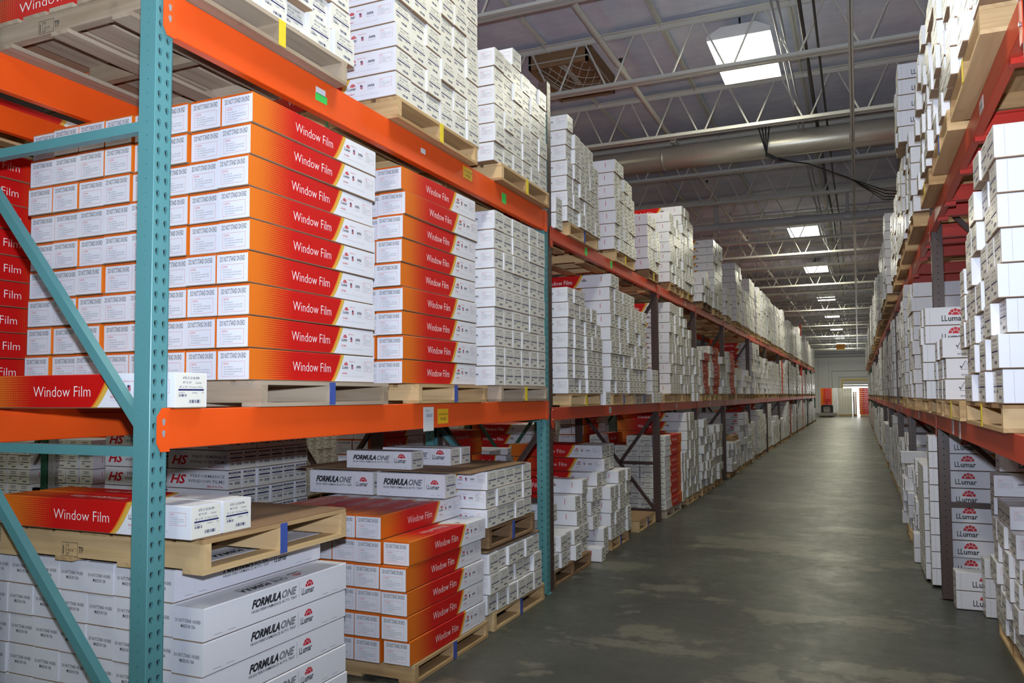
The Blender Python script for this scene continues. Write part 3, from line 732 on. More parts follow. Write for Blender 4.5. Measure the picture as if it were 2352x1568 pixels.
# conduits
for x, z, r, lb in ((-.43, 5.3, .022, 'thin dark conduit along the roof, beside a bundle of cables'), (-.30, 5.28, .013, 'slim cable beside the dark conduit along the roof')):
    mb = MB(); mb.tube([(x, YB, z), (x, 15, z), (x+.05, 18, z-.15), (x, 24, z), (x, YF, z)], r, 6); o = link('conduit', mb.mesh('conduit', [MT['conduit']])); tag(o, lb, 'conduit')
for ci, x in enumerate((-.66, -.60)):
    mb = MB(); mb.tube([(x, YB, 5.2), (x, 26, 5.2)], .012, 6); o = link('cable', mb.mesh('cable', [MT['lgray']])); tag(o, f'pale cable strung under the roof joists, the one {["nearer", "farther from"][ci]} the lamps' if ci else 'pale cable strung under the roof joists, the one nearer the lamps', 'cable', 'pale cables under the roof')
# the wide galvanised duct and the gray cross pipe
mb = MB(); mb.tube([(-7.2, 11.75, 5.09), (5.2, 11.75, 5.09)], .172, 32, cap=True)
for x in (-5.2, -2.6, 0, 2.6): mb.tube([(x-.02, 11.75, 5.09), (x+.02, 11.75, 5.09)], .177, 32)
du = link('round_duct', mb.mesh('round_duct', [MT['galv']])); tag(du, 'wide galvanised round pipe crossing the aisle under the roof', 'duct')
for p in du.data.polygons: p.use_smooth = len(p.vertices) == 4
tv, tf = text2d('ROOF', .13, .9, .008, 0, 3, 'LEFT', 1.7)
mb = MB(); R_ = .1735
mb.add2d(tv, tf, lambda a, b: (.66+a, 11.75-R_*math.cos((b-.02)/R_), 5.09+R_*math.sin((b-.02)/R_)), 0)
link('lettering', mb.mesh('lettering', [MT['navy']]), du)
mb = MB(); mb.tube([(-7, 16.6, 4.98), (5, 16.6, 4.98)], .085, 20); pp = link('cross_pipe', mb.mesh('cross_pipe', [MT['pvc']])); tag(pp, 'gray steel pipe crossing the aisle below the joists', 'pipe')
for p in pp.data.polygons: p.use_smooth = len(p.vertices) == 4
for x in (-2.6, -.1):
    mb = MB(); mb.tube([(x, 16.6, 5.04), (x, 16.6, 5.5)], .03 if x > -1 else .05, 10); mb.tube([(x-.05, 16.6, 4.98), (x+.05, 16.6, 4.98)], .10, 16); link('hanger', mb.mesh('hanger', [MT['pvc']]), pp)
# cables looping at the duct
r = random.Random(5); cb = thing('cable_bundle', 'bundle of black cables looping under the galvanised pipe', 'cable', (-.9, 11.9, 4.9))
for k in range(4):
    pts = [(-1.2+.05*k, 11.5, 5.3), (-1.1, 11.5, 4.92-.02*k), (-.95, 11.55, 4.84-.01*k), (-.8, 11.95, 4.88), (-.6, 12.3, 4.92), (-.2+.05*k, 13.2, 4.93-.02*k), (.5, 14.4+.3*k, 4.90+.015*k), (1.4, 15.3, 4.93-.01*k)]
    mb = MB(); mb.tube([(p[0]+.9, p[1]-11.9, p[2]-4.9) for p in pts], .009, 5); link('cable', mb.mesh('cable', [MT['black_pl']]), cb)
# roof hatch with a net under it
hx0, hx1, hy0, hy1, hz = -3.52, -2.78, 8.62, 9.75, 5.42
h = thing('roof_hatch', 'brown wooden roof hatch box with a rope net across it', 'roof hatch', ((hx0+hx1)/2, (hy0+hy1)/2, hz))
W_, D_ = (hx1-hx0)/2, (hy1-hy0)/2
for (a, b, c, d) in ((-W_, -D_, W_, -D_+.03), (-W_, D_-.03, W_, D_), (-W_, -D_, -W_+.03, D_), (W_-.03, -D_, W_, D_)):
    mb = MB(); mb.box(a, b, 0, c, d, .235); link('frame_board', mb.mesh('frame_board', [MT['brownwood']]), h)
mb = MB(); mb.box(-W_+.03, -D_+.03, .20, W_-.03, D_-.03, .22); link('hatch_panel', mb.mesh('hatch_panel', [MT['brownwood']]), h)
n = 8; net = MB()
def nz(u, v): return .06-.14*math.sin(PI*u)*math.sin(PI*v)
for k in range(-n, n+1):
    for sg in (1, -1):
        pts = []
        for i in range(13):
            u = i/12; v = (u*sg+k/n*1.6+(0 if sg > 0 else 1))
            if 0 <= v <= 1: pts.append((-W_+.03+u*(2*W_-.06), -D_+.03+v*(2*D_-.06), nz(u, v)))
        if len(pts) > 1: net.tube(pts, .006, 4)
net.tube([(-W_, -D_, .06), (W_, -D_, .06), (W_, D_, .06), (-W_, D_, .06), (-W_, -D_, .06)], .009, 5)
link('rope_net', net.mesh('rope_net', [MT['rope']]), h)

# ------------------------------------------------------------------ ceiling lamps
nlab = ['behind the camera'] 
for i, y in enumerate(LAMP_Y):
    if y < 1: continue
    hid = {3.35: 'over the first rack bay', 9.22: 'closest one in view, under the near roof joists', 19.78: 'just beyond the gray cross pipe', 25.9: 'second beyond the cross pipe', 34.1: 'third beyond the cross pipe', 42.3: 'fourth beyond the cross pipe', 50.5: 'fifth beyond the cross pipe', 58.7: 'next to the exit sign', 64.9: 'last one before the far wall'}[y]
    t = thing('ceiling_lamp', f'white fluorescent high-bay lamp, {hid}', 'ceiling lamp', (LAMP_X, y, LAMP_Z))
    mb = MB(); hw, hl = .33, .66
    # housing: trough with sloping ends
    P = [(-hw, 0), (hw, 0), (hw, .05), (hw*.55, .13), (-hw*.55, .13), (-hw, .05)]
    for e in (-1, 1): mb.poly([(p[0], e*hl, p[1]-.07) for p in (P if e < 0 else P[::-1])])
    for k in range(1, 6):
        p, q = P[k], P[(k+1) % 6]; mb.poly([(p[0], -hl, p[1]-.07), (p[0], hl, p[1]-.07), (q[0], hl, q[1]-.07), (q[0], -hl, q[1]-.07)])
    link('housing', mb.mesh('housing', [MT['lampbody']]), t)
    for k in range(6 if y < 30 else 1):
        mb = MB()
        if y < 30: x = -hw+.055+k*(2*hw-.11)/5; mb.tube([(x, -hl+.02, -.055), (x, hl-.02, -.055)], .02, 8)
        else: mb.box(-hw+.02, -hl+.02, -.066, hw-.02, hl-.02, -.05)
        link('tube_lamp', mb.mesh('tube_lamp', [MT['lens']]), t)
    mb = MB(); mb.box(-hw+.02, -hl+.02, -.04, hw-.02, hl-.02, -.035); link('reflector', mb.mesh('reflector', [MT['lens']]), t)
    mb = MB(); mb.tube([(0, -.5, .05), (0, -.5, .2)], .012, 6); mb.tube([(0, .5, .05), (0, .5, .2)], .012, 6); link('hanger', mb.mesh('hanger', [MT['black_pl']]), t)
for i, (y, x) in enumerate(((24.3, -.25), (28.6, -.25), (36.0, -.25))):
    mb = MB(); mb.tube([(x, y, 5.275), (x, y, 5.15), (x, y, 5.11)], [.03, .07, .05], 8); mb.tube([(x, y, 5.12), (x, y, 5.06)], .02, 6)
    o = link('junction_box', mb.mesh('junction_box', [MT['galv']])); tag(o, f'small metal junction box on the roof conduit, {["nearer", "middle", "farther"][i]} of three', 'junction box')
# exit sign
ex = thing('exit_sign', 'exit sign with red letters hung under the roof far down the aisle', 'sign', (-.93, 55.6, 4.42))
mb = MB(); mb.box(-.3, -.03, -.02, .22, .03, .36); link('panel', mb.mesh('panel', [MT['sticker_y']]), ex)
mb = MB(); tv, tf = text2d('EXIT', .3, .8, .02, 0, 2, 'CENTER'); mb.add2d(tv, tf, lambda a, b: (a-.04, -.034, b+.09), 0); link('lettering', mb.mesh('lettering', [MT['red']]), ex)
mb = MB(); mb.bar((-.04, 0, .36), (-.04, 0, .75), .02, .02); link('rod', mb.mesh('rod', [MT['joist']]), ex)

# ================================================================== RACKS
# left run: teal frames and orange beams first, then brown frames and red-orange beams
FX = -2.23
frame(2.0, -1, FX, 3.77, MT['teal'], 'teal upright frame with keyhole slots, at the near end of the rack run', ST_TEAL, True)
frame(5.762, -1, FX, 3.77, MT['teal'], 'teal upright frame touching the brown frame, end of orange beams', ST_TEAL, True)
BAYS = [5.845, 9.55, 12.05, 14.78, 18.45, 22.1, 25.8, 29.5, 33.2, 36.9, 40.6, 44.3, 48.0]
WORD_ = ['first', 'second', 'third', 'fourth', 'fifth', 'sixth', 'seventh', 'eighth', 'ninth', 'tenth', 'eleventh', 'twelfth', 'thirteenth', 'fourteenth']
for i, y in enumerate(BAYS):
    tall = i in (0,); mat = MT['brown'] if i < 9 else MT['darkgreen']; hh = 4.05 if tall else (4.6 if i == 9 else 2.93)
    if i == 9: mat = MT['redbeam']
    frame(y, -1, FX, hh, mat, f"{'tall ' if tall else ''}{['brown', 'dark green', 'red'][0 if i < 9 else (2 if i == 9 else 1)]} upright frame, {WORD[i]} beyond the teal frames, aisle's west side".replace(", aisle's west side", ' at the orange-beam side'), ST_BR, False, 'near' if i < 5 else 'far')
stick_lo = [(4.09, 1.412, .125, .085, 'sticker_y', [('SECTION WEIGHT LIMIT', 0, .58, .013, 1), ('5900 LBS', 0, .22, .024, 1)]), (3.92, 1.40, .115, .135, 'sticker_w', [('B16D01', .1, .58, .026, 2), ('BIN LOC', -.1, .82, .012, 1)])]
stick_up = [(4.42, 2.93, .125, .075, 'sticker_y', [('SECTION WEIGHT LIMIT', 0, .58, .013, 1), ('5900 LBS', 0, .2, .022, 1)]), (4.98, 2.90, .07, .07, 'sticker_g', []), (2.93, 2.895, .085, .035, 'sticker_g', []), (2.925, 2.925, .07, .03, 'sticker_w', []), (3.86, 2.915, .05, .028, 'sticker_w', [])]
beam(2.076, 5.762, FX+.004, 1.488, .141, -1, MT['orange'], 'bright orange lower front beam of the nearest bay, with yellow weight sticker', True, stick_lo, True)
beam(2.076, 5.762, FX+.004, 2.985, .160, -1, MT['orange'], 'bright orange upper front beam of the nearest bay, with green stickers', True, stick_up, True)
beam(2.076, 5.762, FX-1.07-.004, 1.488, .141, -1, MT['orange'], 'orange lower rear beam of the nearest bay, behind the teal post', True, (), True, face=-1)
beam(2.076, 5.762, FX-1.07-.004, 2.985, .160, -1, MT['orange'], 'orange upper rear beam of the nearest bay, behind the teal post', True, (), True, face=-1)
# the bay before the teal frame only shows its rear beams through the frame
for i, (a, b) in enumerate(zip(BAYS, BAYS[1:])):
    a2 = a+.076; mat = MT['orange2'] if i < 9 else MT['redbeam']
    nm = f'of the {WORD[i]} brown-frame bay' if i < 9 else f'of the {WORD[i-9]} bay past the red post'
    yc = (a+b)/2
    st = [(yc-.2, 1.385, .07, .06, 'sticker_w', [('B16C01', 0, .55, .016, 2), ('B16C02', 0, .2, .016, 2)])]
    st2 = [(a+1.75, 2.83, .07, .07, 'sticker_g' if i == 0 else 'sticker_w', [('B16C03', 0, .5, .016, 2)])]
    if i == 0: st2.append((a+.95, 2.83, .07, .07, 'sticker_g', []))
    beam(a2, b, FX+.004, 1.432, .102, -1, mat, f'red-orange lower front beam {nm}', True, st)
    beam(a2, b, FX+.004, 2.88, .105, -1, mat, f'red-orange upper front beam {nm}', True, st2)
    beam(a2, b, FX-1.074, 1.432, .102, -1, mat, f'red-orange lower rear beam {nm}', False, (), face=-1)
    beam(a2, b, FX-1.074, 2.88, .105, -1, mat, f'red-orange upper rear beam {nm}', False, (), face=-1)
# second row, behind the first
B2 = -3.72
B2Y = [1.95, 5.7, 9.4, 13.1, 16.8]
for i, y in enumerate(B2Y):
    frame(y, -1, B2, 3.2, MT['darkgreen'] if i != 1 else MT['brown'], f'{"dark green" if i != 1 else "brown"} upright frame in the shaded row behind, {WORD[i]} along', ST_BR, i == 0, 'far')
for i, (a, b) in enumerate(zip(B2Y, B2Y[1:])):
    for zt, w_ in ((1.488, 'lower'), (2.93, 'upper')):
        beam(a+.076, b, B2+.004, zt, .12, -1, MT['orange'], f'orange {w_} front beam in the shaded row behind, {WORD[i]} bay', False)
        beam(a+.076, b, B2-1.074, zt, .12, -1, MT['orange'], f'orange {w_} rear beam in the shaded row behind, {WORD[i]} bay', False, (), face=-1)

# right run
RX = .537
RB = [3.0, 6.74, 10.5, 13.25, 17.0, 20.7, 24.4, 28.1, 31.8, 35.5, 39.2, 42.9, 46.6, 50.3]
for i, y in enumerate(RB):
    mat = MT['brown'] if i < 8 else MT['darkgreen']; hh = 4.7 if i == 4 else 2.95
    frame(y, 1, RX, hh, mat, f"{'tall ' if i == 4 else ''}{'brown' if i < 8 else 'dark green'} upright frame, {WORD[i]} along the row opposite the orange beams", ST_R, False, 'near' if i < 5 else 'far')
for i, (a, b) in enumerate(zip(RB, RB[1:])):
    nm = f'{WORD[i]} bay opposite the teal posts' if i < 8 else f'{WORD[i-8]} bay past the dark green frames opposite'
    yc = (a+b)/2
    st = [(5.62, 1.325, .10, .10, 'sticker_w', [('B15D01', 0, .55, .024, 2), ('B15D02', 0, .18, .024, 2)]), (5.25, 1.325, .07, .12, 'sticker_w', [('B15', 0, .3, .02, 2)])] if i == 0 else [(yc, 1.325, .07, .08, 'sticker_w', [])]
    st2 = [(4.0, 2.80, .11, .06, 'sticker_w', [('B15D03', 0, .3, .024, 2)])] if i == 0 else []
    beam(a+.076, b, RX-.004, 1.375, .108, 1, MT['orange2'], f'rusty orange lower front beam, {nm}', True, st)
    beam(a+.076, b, RX-.004, 2.86, .112, 1, MT['orange2'], f'rusty orange upper front beam, {nm}', True, st2)
    beam(a+.076, b, RX+1.074, 1.375, .108, 1, MT['redbeam'], f'red lower rear beam, {nm}', False, (), face=1)
    beam(a+.076, b, RX+1.074, 2.86, .112, 1, MT['redbeam'], f'red upper rear beam, {nm}', False, (), face=1)
    if i < 6:
        ysup = {0: (3.36, 4.33, 4.94, 5.74, 6.21), 1: (7.05, 7.35, 8.02, 9.1, 9.9)}.get(i, (a+.5, a+1.3, a+2.3, a+3.0))
        for j, yy in enumerate(ysup):
            mb = MB(); mb.box(-.5, -.02, -.10, .5, .02, 0); mb.box(-.5, -.05, -.10, .5, -.02, -.092); mb.box(-.5, -.045, -.008, .5, -.02, 0)
            for e in (-1, 1): mb.box(e*.5-.03, -.025, -.125, e*.5+.03, .025, -.0)
            o = link('pallet_support', mb.mesh('pallet_support', [MT['redbeam']]), None, (RX+.045+.49+.0, yy, 2.852)); tag(o, f'red support bar, {WORD[j]} one in the {nm}', 'support bar')

# ================================================================== NEAR LEFT BAY
# middle level
pallet('under the tall red stack, blue mark', 2.52, 3.46, -2.20, 1.489, H=.106, mark='blue', wood='oldwood')
pallet('under the narrower red stack, blue mark', 3.75, 4.62, -2.19, 1.489, H=.106, mark='blue')
pallet('under white label ends, yellow mark, nearest bay middle shelf', 4.86, 5.73, -2.20, 1.489, H=.106, mark='yellow', wood='oldwood')
stack('tall stack, orange shelf', 'wf', 'S', -2.235, 2.485, 3.385, 1.597, [9]*8, H=.1285, gap=.003, jit=.010, W=.166)
stack('narrower stack, orange shelf', 'wf', 'S', -2.225, 3.66, 4.55, 1.597, [9]*3, H=.1285, gap=.003, jit=.022, W=.166)
stack('orange middle shelf, by teal post', 'white', 'E', -2.21, 4.78, 5.71, 1.597, [9]*6, H=.1285, gap=.003, jit=.006, L=.95)
carton('wf', -2.205-.525, 2.158, 1.49, 0, 1.05, .150, .127, 'red window film carton lying alone on the orange beams beside the teal post', None)
# top level
pallet('on the nearest top shelf, yellow mark', 2.13, 3.05, -2.17, 2.987, H=.115, mark='yellow', wood='oldwood', stamp=-3.026)
pallet('on the nearest top shelf, middle one, yellow mark', 3.50, 4.45, -2.17, 2.987, H=.115, mark='yellow')
pallet('on the nearest top shelf, beside the tall post', 4.82, 5.72, -2.17, 2.987, H=.115, mark='yellow')
stack('nearest top pallet', 'white', 'E', -2.19, 2.16, 3.12, 3.104, [5, 5, 4, 4, 5, 5], H=.1285, gap=.003, jit=.03, L=1.42)
stack('middle top pallet, green strap', 'white', 'E', -2.18, 3.49, 4.48, 3.104, [8]*6, H=.1285, gap=.003, jit=.01, L=1.0)
stack('top pallet beside tall post', 'white', 'E', -2.19, 4.745, 5.715, 3.104, [6, 6, 7, 6, 6, 6], H=.126, gap=.003, jit=.008, L=1.0)
mb = MB(); mb.tube([(-2.62, 3.484, 3.09), (-2.62, 3.484, 4.2)], .006, 4); mb.tube([(-2.62, 3.484, 3.09), (-2.62, 3.5, 3.0)], .006, 4)
tag(link('strap', mb.mesh('strap', [MT['strap']])), 'green strap down the side of the middle top pallet stack', 'strap')
# floor level
pallet('on the floor at the near end, under auto tint cartons', 2.25, 3.15, -2.2, .002, H=.12, depth=1.4)
stack('inner column set, floor near end', 'auto', 'S', -2.385, 2.265, 3.15, .124, [6]*8, H=.1235, gap=.002, jit=.006, W=.156)
stack('outer column, floor near end', 'auto', 'S', -2.225, 2.255, 3.14, .124, [5], H=.1235, gap=.002, jit=.008, W=.156)
pallet('half empty, on top of the auto tint cartons, blue mark', 2.218, 3.095, -2.195, .881, H=.128, mark='blue', stamp=-2.938)
slip_sheet('on the half empty pallet over auto tint cartons', 2.225, 3.09, -2.2, 1.010, depth=1.05)
carton('wf', -2.20-.51, 2.235, 1.0155, 0, 1.02, .150, .122, 'red window film carton on the half empty pallet, outer of two', None)
carton('wf', -2.20-.51, 2.392, 1.0155, 0, 1.02, .150, .122, 'red window film carton on the half empty pallet, inner of two', None)
pallet('on the floor under red window film cartons, blue mark', 3.71, 4.62, -2.19, .002, H=.102, mark='blue')
stack('inner set, floor pallet', 'wf', 'S', -2.375, 3.66, 4.59, .105, [6]*5, H=.1275, gap=.003, jit=.012)
stack('outer column, floor pallet', 'wf', 'S', -2.205, 3.66, 4.585, .105, [5], H=.1275, gap=.003, jit=.02)
pallet('on the floor before the far teal post, blue mark', 4.73, 5.63, -2.2, .002, H=.12, mark='blue')
stack('lower stack by teal post', 'white', 'E', -2.2, 4.64, 5.54, .124, [3, 3, 3, 3, 3, 3], H=.127, gap=.003, jit=.016, L=1.0)
slip_sheet('over the lower white stack by the teal post', 4.62, 5.54, -2.2, .524)
pallet('between two white stacks by the teal post, blue mark', 4.66, 5.44, -2.2, .545, H=.13, mark='blue', wood='brownwood')
stack('upper stack by teal post', 'white', 'E', -2.2, 4.615, 5.39, .68, [3]*5, H=.118, gap=.003, jit=.01, L=.72)
for j, x in enumerate((-2.37, -2.90)):
    carton('auto', x-.25, 4.455, .889, 0, .50, .150, .15, f'auto tint carton under the wide slip sheet, {["end nearer the aisle", "end deeper in the rack"][j]}', None)
slip_sheet('over the upper white stack, under loose auto tint cartons', 4.40, 5.33, -2.2, 1.047, depth=1.35)
carton('auto', -2.65-.25, 4.52, 1.053, 0, .50, .15, .118, 'loose auto tint carton on the wide slip sheet, one set apart', None)
carton('auto', -2.55-.27, 4.86, 1.053, 0, .54, .14, .118, 'loose auto tint carton on the wide slip sheet, middle one', None)
carton('auto', -2.55-.27, 5.02, 1.053, 0, .54, .14, .118, 'loose auto tint carton on the wide slip sheet, one nearest the wall of cartons', None)

# ================================================================== LEFT RUN, BROWN BAYS
T3, T2, T1 = 2.881, 1.433, .002
PH = .108
def unit(ph, lvl, y0, y1, hs, kind='white', orient='E', xf=-2.2, mark=None, wood='pine', pal=True, H=.1275, L=.98, side=-1, jit=.012, py0=None, py1=None, zz=None, sheet=False, W=None, depth=1.12):
    z = {1: T1, 2: T2, 3: T3}[lvl] if side < 0 else {1: .002, 2: 1.376, 3: 2.861}[lvl]
    if zz is not None: z = zz
    if pal:
        pallet('under the '+ph, (y0+.05) if py0 is None else py0, (y1-.02) if py1 is None else py1, xf, z, side, PH, depth, mark, wood); z += PH+.002
    if hs: stack(ph, kind, orient, xf, y0, y1, z, hs, side, L, W, H, .003, jit)

def fill(lvl, posts, y, yend, kinds, hts, tag_, xf, side, seed, lo=1):
    """pallets set bay by bay, clear of the posts"""
    r = random.Random(seed)
    for bi, (a, b) in enumerate(zip(posts, posts[1:])):
        if b < y or a > yend: continue
        n = 3 if b-a > 3 else 2; slot = (b-a-.10)/n
        for k in range(n):
            y0 = a+.10+k*slot; y1 = y0+slot*r.uniform(.76, .93)
            if y0 < y: continue
            kd = r.choice(kinds); hh = r.choice(hts); nc = 5 if y1-y0 < 1 else 6
            ph = f"{['nearer', 'middle', 'farther'][k] if n == 3 else ['nearer', 'farther'][k]} {tag_}, {WORD[bi]} bay"
            hs = [hh]*3 if kd == 'wf' else [max(lo, hh-r.choice((0, 0, 0, 1))) for _ in range(nc)]
            unit(ph, lvl, y0, y1, hs, kd, 'B' if kd == 'wf' else 'E', xf=xf-r.uniform(0, .05)*side*-1*(1 if side < 0 else -1), side=side, mark=r.choice((None, 'yellow', 'blue')), jit=.012)
# top shelf
unit('top stack just past tall post', 3, 6.22, 7.10, [7, 6, 6, 6, 6, 5], mark='blue')
for k in range(2): carton('white', -2.7, 6.05, 2.885+k*.131, 0, .98, .15, .127, f'white barcoded carton, {ORD[k]} of two tight against the tall brown post, top shelf', None)
unit('second top stack, first brown bay', 3, 7.62, 8.42, [7, 7, 6, 6, 5], mark='yellow')
unit('third top stack, first brown bay', 3, 9.0, 9.55, [5, 5, 4], 'white', wood='brownwood', mark='yellow')
unit('fourth top stack, at brown post', 3, 10.15, 10.9, [7, 7, 6, 7, 6])
unit('fifth top stack, tallest white', 3, 10.97, 11.78, [9, 9, 9, 8, 8], mark='yellow')
unit('short top stack, second bay', 3, 12.5, 13.4, [3, 3, 4, 3, 2], wood='brownwood')
unit('sixth top stack, green strap', 3, 13.58, 14.5, [9]*5, 'white')
unit('low top stack, third bay', 3, 14.9, 15.6, [4, 4, 3, 3])
unit('seventh top stack, third bay', 3, 16.2, 17.1, [9]*6)
unit('eighth top stack, third bay', 3, 17.4, 18.3, [6]*6, mark='yellow')
fill(3, BAYS, 18.5, 52, ('white',), (7, 8, 8, 9, 9, 10), 'top stack', -2.2, -1, 11, 5)
r = random.Random(12)
# middle shelf
unit('middle shelf past brown post', 2, 6.22, 7.12, [7, 7, 7, 6, 6, 5], mark='yellow', H=.125, xf=-2.2)
carton('white', -2.18-.49, 7.245, 1.434, 0, .98, .155, .127, 'white barcoded carton standing alone between two pallets on the middle shelf', None)
unit('wide stack, middle shelf', 2, 7.42, 8.84, [9, 9, 8, 8, 8, 8, 7, 7, 7], py0=7.5, py1=8.30, mark='blue', W=None, H=.1275)
pallet('beside the wide middle stack, blue mark', 8.36, 9.11, -2.2, T2, H=PH, mark='blue', wood='oldwood')
for k in range(3):
    for j in range(3 if k == 0 else 2): carton('plain' if k else 'white', -2.2-.49, 9.215+j*.155, 1.434+k*.131, 0, .98, .148, .127, f'white carton in the small pile before the brown post, {ORD[k]} layer, {ORC[j]} from near', None)
unit('strapped tall stack, middle shelf', 2, 10.05, 10.9, [9, 9, 9, 9, 9], py0=9.75, py1=10.9)
unit('leaning white stack, middle shelf', 2, 11.0, 11.5, [8, 7, 7], 'plain', wood='pine')
unit('plain stack by second brown post', 2, 11.55, 12.02, [6, 6, 6], 'plain', pal=False, jit=.02)
for mi_, (a, b, hs, kd, o) in enumerate(((12.3, 13.0, [5, 5, 5, 5], 'wf', 'B'), (13.1, 14.0, [6, 6, 5], 'wf', 'B'), (14.15, 14.7, [5, 5, 5], 'white', 'E'), (15.0, 15.9, [6, 6, 6], 'wf', 'B'), (16.1, 17.0, [4, 4, 4], 'white', 'E'), (17.1, 18.2, [3, 3, 4], 'white', 'E'), (18.7, 19.8, [9, 9, 9, 9, 9], 'white', 'E'), (20.0, 21.0, [7, 7, 7, 7], 'logo', 'E'), (21.2, 22.0, [7]*4, 'white', 'E'))):
    unit(f'{WORD[mi_]} middle stack after the leaning one', 2, a, b, hs, kd, o, jit=.03, mark=r.choice((None, 'yellow')))
fill(2, BAYS, 22.1, 52, ('white', 'white', 'white', 'white', 'plain', 'white', 'wf'), (6, 7, 8, 8, 9), 'middle stack', -2.2, -1, 31, 5)
# floor
pallet('brown, on the floor past the brown post', 6.0, 6.95, -2.26, .002, H=.12, wood='brownwood')
stack('floor stack past brown post', 'white', 'E', -2.26, 5.96, 6.62, .124, [2, 2, 2, 2], L=.98, jit=.03)
carton('logo', -2.42-.49, 6.05, .386, 0, .98, .16, .127, 'white logo carton in the third layer past the brown post', None)
carton('white', -2.30-.49, 6.10, .517, 0, .98, .16, .127, 'white barcoded carton on top of the logo carton past the brown post', None)
stack('taller pair past brown post', 'white', 'E', -2.30, 6.64, 6.95, .124, [4, 5], L=.98, jit=.02)
for k in range(2): carton('white', -2.27-.49, 7.42, .003+k*.131, 0, .98, .155, .127, f'white barcoded carton directly on the floor before the stepped stack, {ORD[k]} one', None)
carton('white', -2.20-.49, 7.10, .003, .02, .98, .13, .127, 'single white barcoded carton on the floor at the pallet corner', None)
stack('outer floor pile', 'white', 'E', -2.33, 7.18, 7.50, .265, [3, 4], L=.9, jit=.02)
unit('stepped floor stack', 1, 7.56, 8.28, [4, 4, 5, 5, 5], mark='blue', H=.127, xf=-2.26)
for k in range(3): carton('wf', -2.33-.49+(.01 if k % 2 else -.012), 7.66, .64+.0+k*.132, 0, .98, .155, .127, f'red window film carton atop the stepped floor stack, {ORD[k]} of three', None)
for k in range(2): carton('wf', -3.42-.20, 7.74, .64+k*.132, 0, .40, .155, .127, f'red window film carton deep behind the stepped floor stack, {ORD[k]} of two', None)
for k, n_ in ((0, 2), (1, 2), (2, 1)):
    for j in range(n_): carton('white', -2.36-.45, 7.84+j*.15, .772+k*.0+(k*.132 if k else 0)-.0, 0, .9, .145, .127, f'white barcoded carton beside the red trio, {ORD[k]} layer, {ORC[j]} from near', None) if k < 2 and not (k == 0 and False) else None
pallet('empty, on the floor before the brown post, blue mark', 8.72, 9.5, -2.27, .002, H=.12, mark='blue')
slip_sheet('on the empty floor pallet before the brown post', 8.72, 9.5, -2.27, .124)
unit('label-end stack behind brown post', 1, 9.75, 10.7, [7, 7, 7, 6, 6, 7], 'wf', 'B', wood='oldwood')
unit('small white pile by strapped stack', 1, 10.72, 10.98, [5, 5], pal=False, zz=.1)
unit('strapped tall floor stack', 1, 11.1, 11.95, [9, 9, 9, 8, 8])
unit('big red stack at the back', 1, 10.0, 11.0, [9, 9], 'wf', 'S', xf=-3.35, pal=False, zz=.1)
unit('uneven floor stack, second bay', 1, 12.2, 13.1, [8, 8, 7, 8, 6], mark=None, jit=.04)
unit('white floor stack before third post', 1, 13.3, 14.2, [7, 6, 6, 7, 7], jit=.03)
unit('low floor pile past third post', 1, 15.0, 15.8, [4, 4, 3, 4], jit=.05)
pallet('set on the low floor pile past the third post', 15.9, 16.6, -2.25, .62, H=PH)
unit('floor stack under that raised pallet', 1, 15.9, 16.6, [4, 4, 4, 4], H=.123)
unit('mixed floor stack, third bay', 1, 16.8, 17.6, [8, 7, 7, 8], 'logo', jit=.04)
unit('floor stack before fourth post', 1, 17.7, 18.4, [5, 5, 6, 5], jit=.03)
fill(1, BAYS, 18.5, 52, ('white', 'white', 'white', 'white', 'wf', 'plain', 'logo'), (5, 6, 7, 8, 8, 9), 'floor stack', -2.22, -1, 41, 3)
# ---- shaded row behind
bx = -3.92
unit('shaded red stack behind shelf', 2, 1.95, 3.0, [9, 9], 'wf', 'B', xf=bx, zz=1.49, depth=1.0)
unit('second shaded red stack', 2, 6.0, 7.0, [8, 8], 'wf', 'B', xf=bx, zz=1.49, depth=1.0)
stack('shaded floor pallet, outer', 'hs', 'E', -3.87, 4.12, 4.95, .12, [9]*6, L=.545, H=.128, jit=.008)
stack('shaded floor pallet, inner', 'hs', 'E', -4.445, 4.09, 4.93, .12, [9, 9], L=.545, H=.128, jit=.008)
pallet('under the performance film cartons', 4.06, 4.95, -3.93, .002, depth=1.3)
unit('shaded floor red stack', 1, 5.85, 6.8, [10, 10], 'wf', 'S', xf=bx, depth=1.0)
unit('shaded floor red stack, second', 1, 7.1, 8.1, [8, 8], 'wf', 'B', xf=bx, depth=1.0)
unit('shaded floor logo stack', 1, 8.3, 9.2, [6, 6, 5, 6, 4], 'logo', 'E', xf=bx, depth=1.0)
unit('shaded white stack, floor', 1, 9.6, 10.5, [8]*5, 'white', 'E', xf=bx, depth=1.0)
unit('shaded floor red stack, third', 1, 12.2, 13.1, [9, 9], 'wf', 'S', xf=bx, depth=1.0)
unit('shaded white middle stack', 2, 7.5, 8.5, [8]*5, 'white', 'E', xf=bx, zz=1.49, depth=1.0)
unit('shaded top red stack', 3, 2.5, 3.5, [1, 1, 1], 'wf', 'S', xf=-4.3, zz=2.95, depth=1.0)
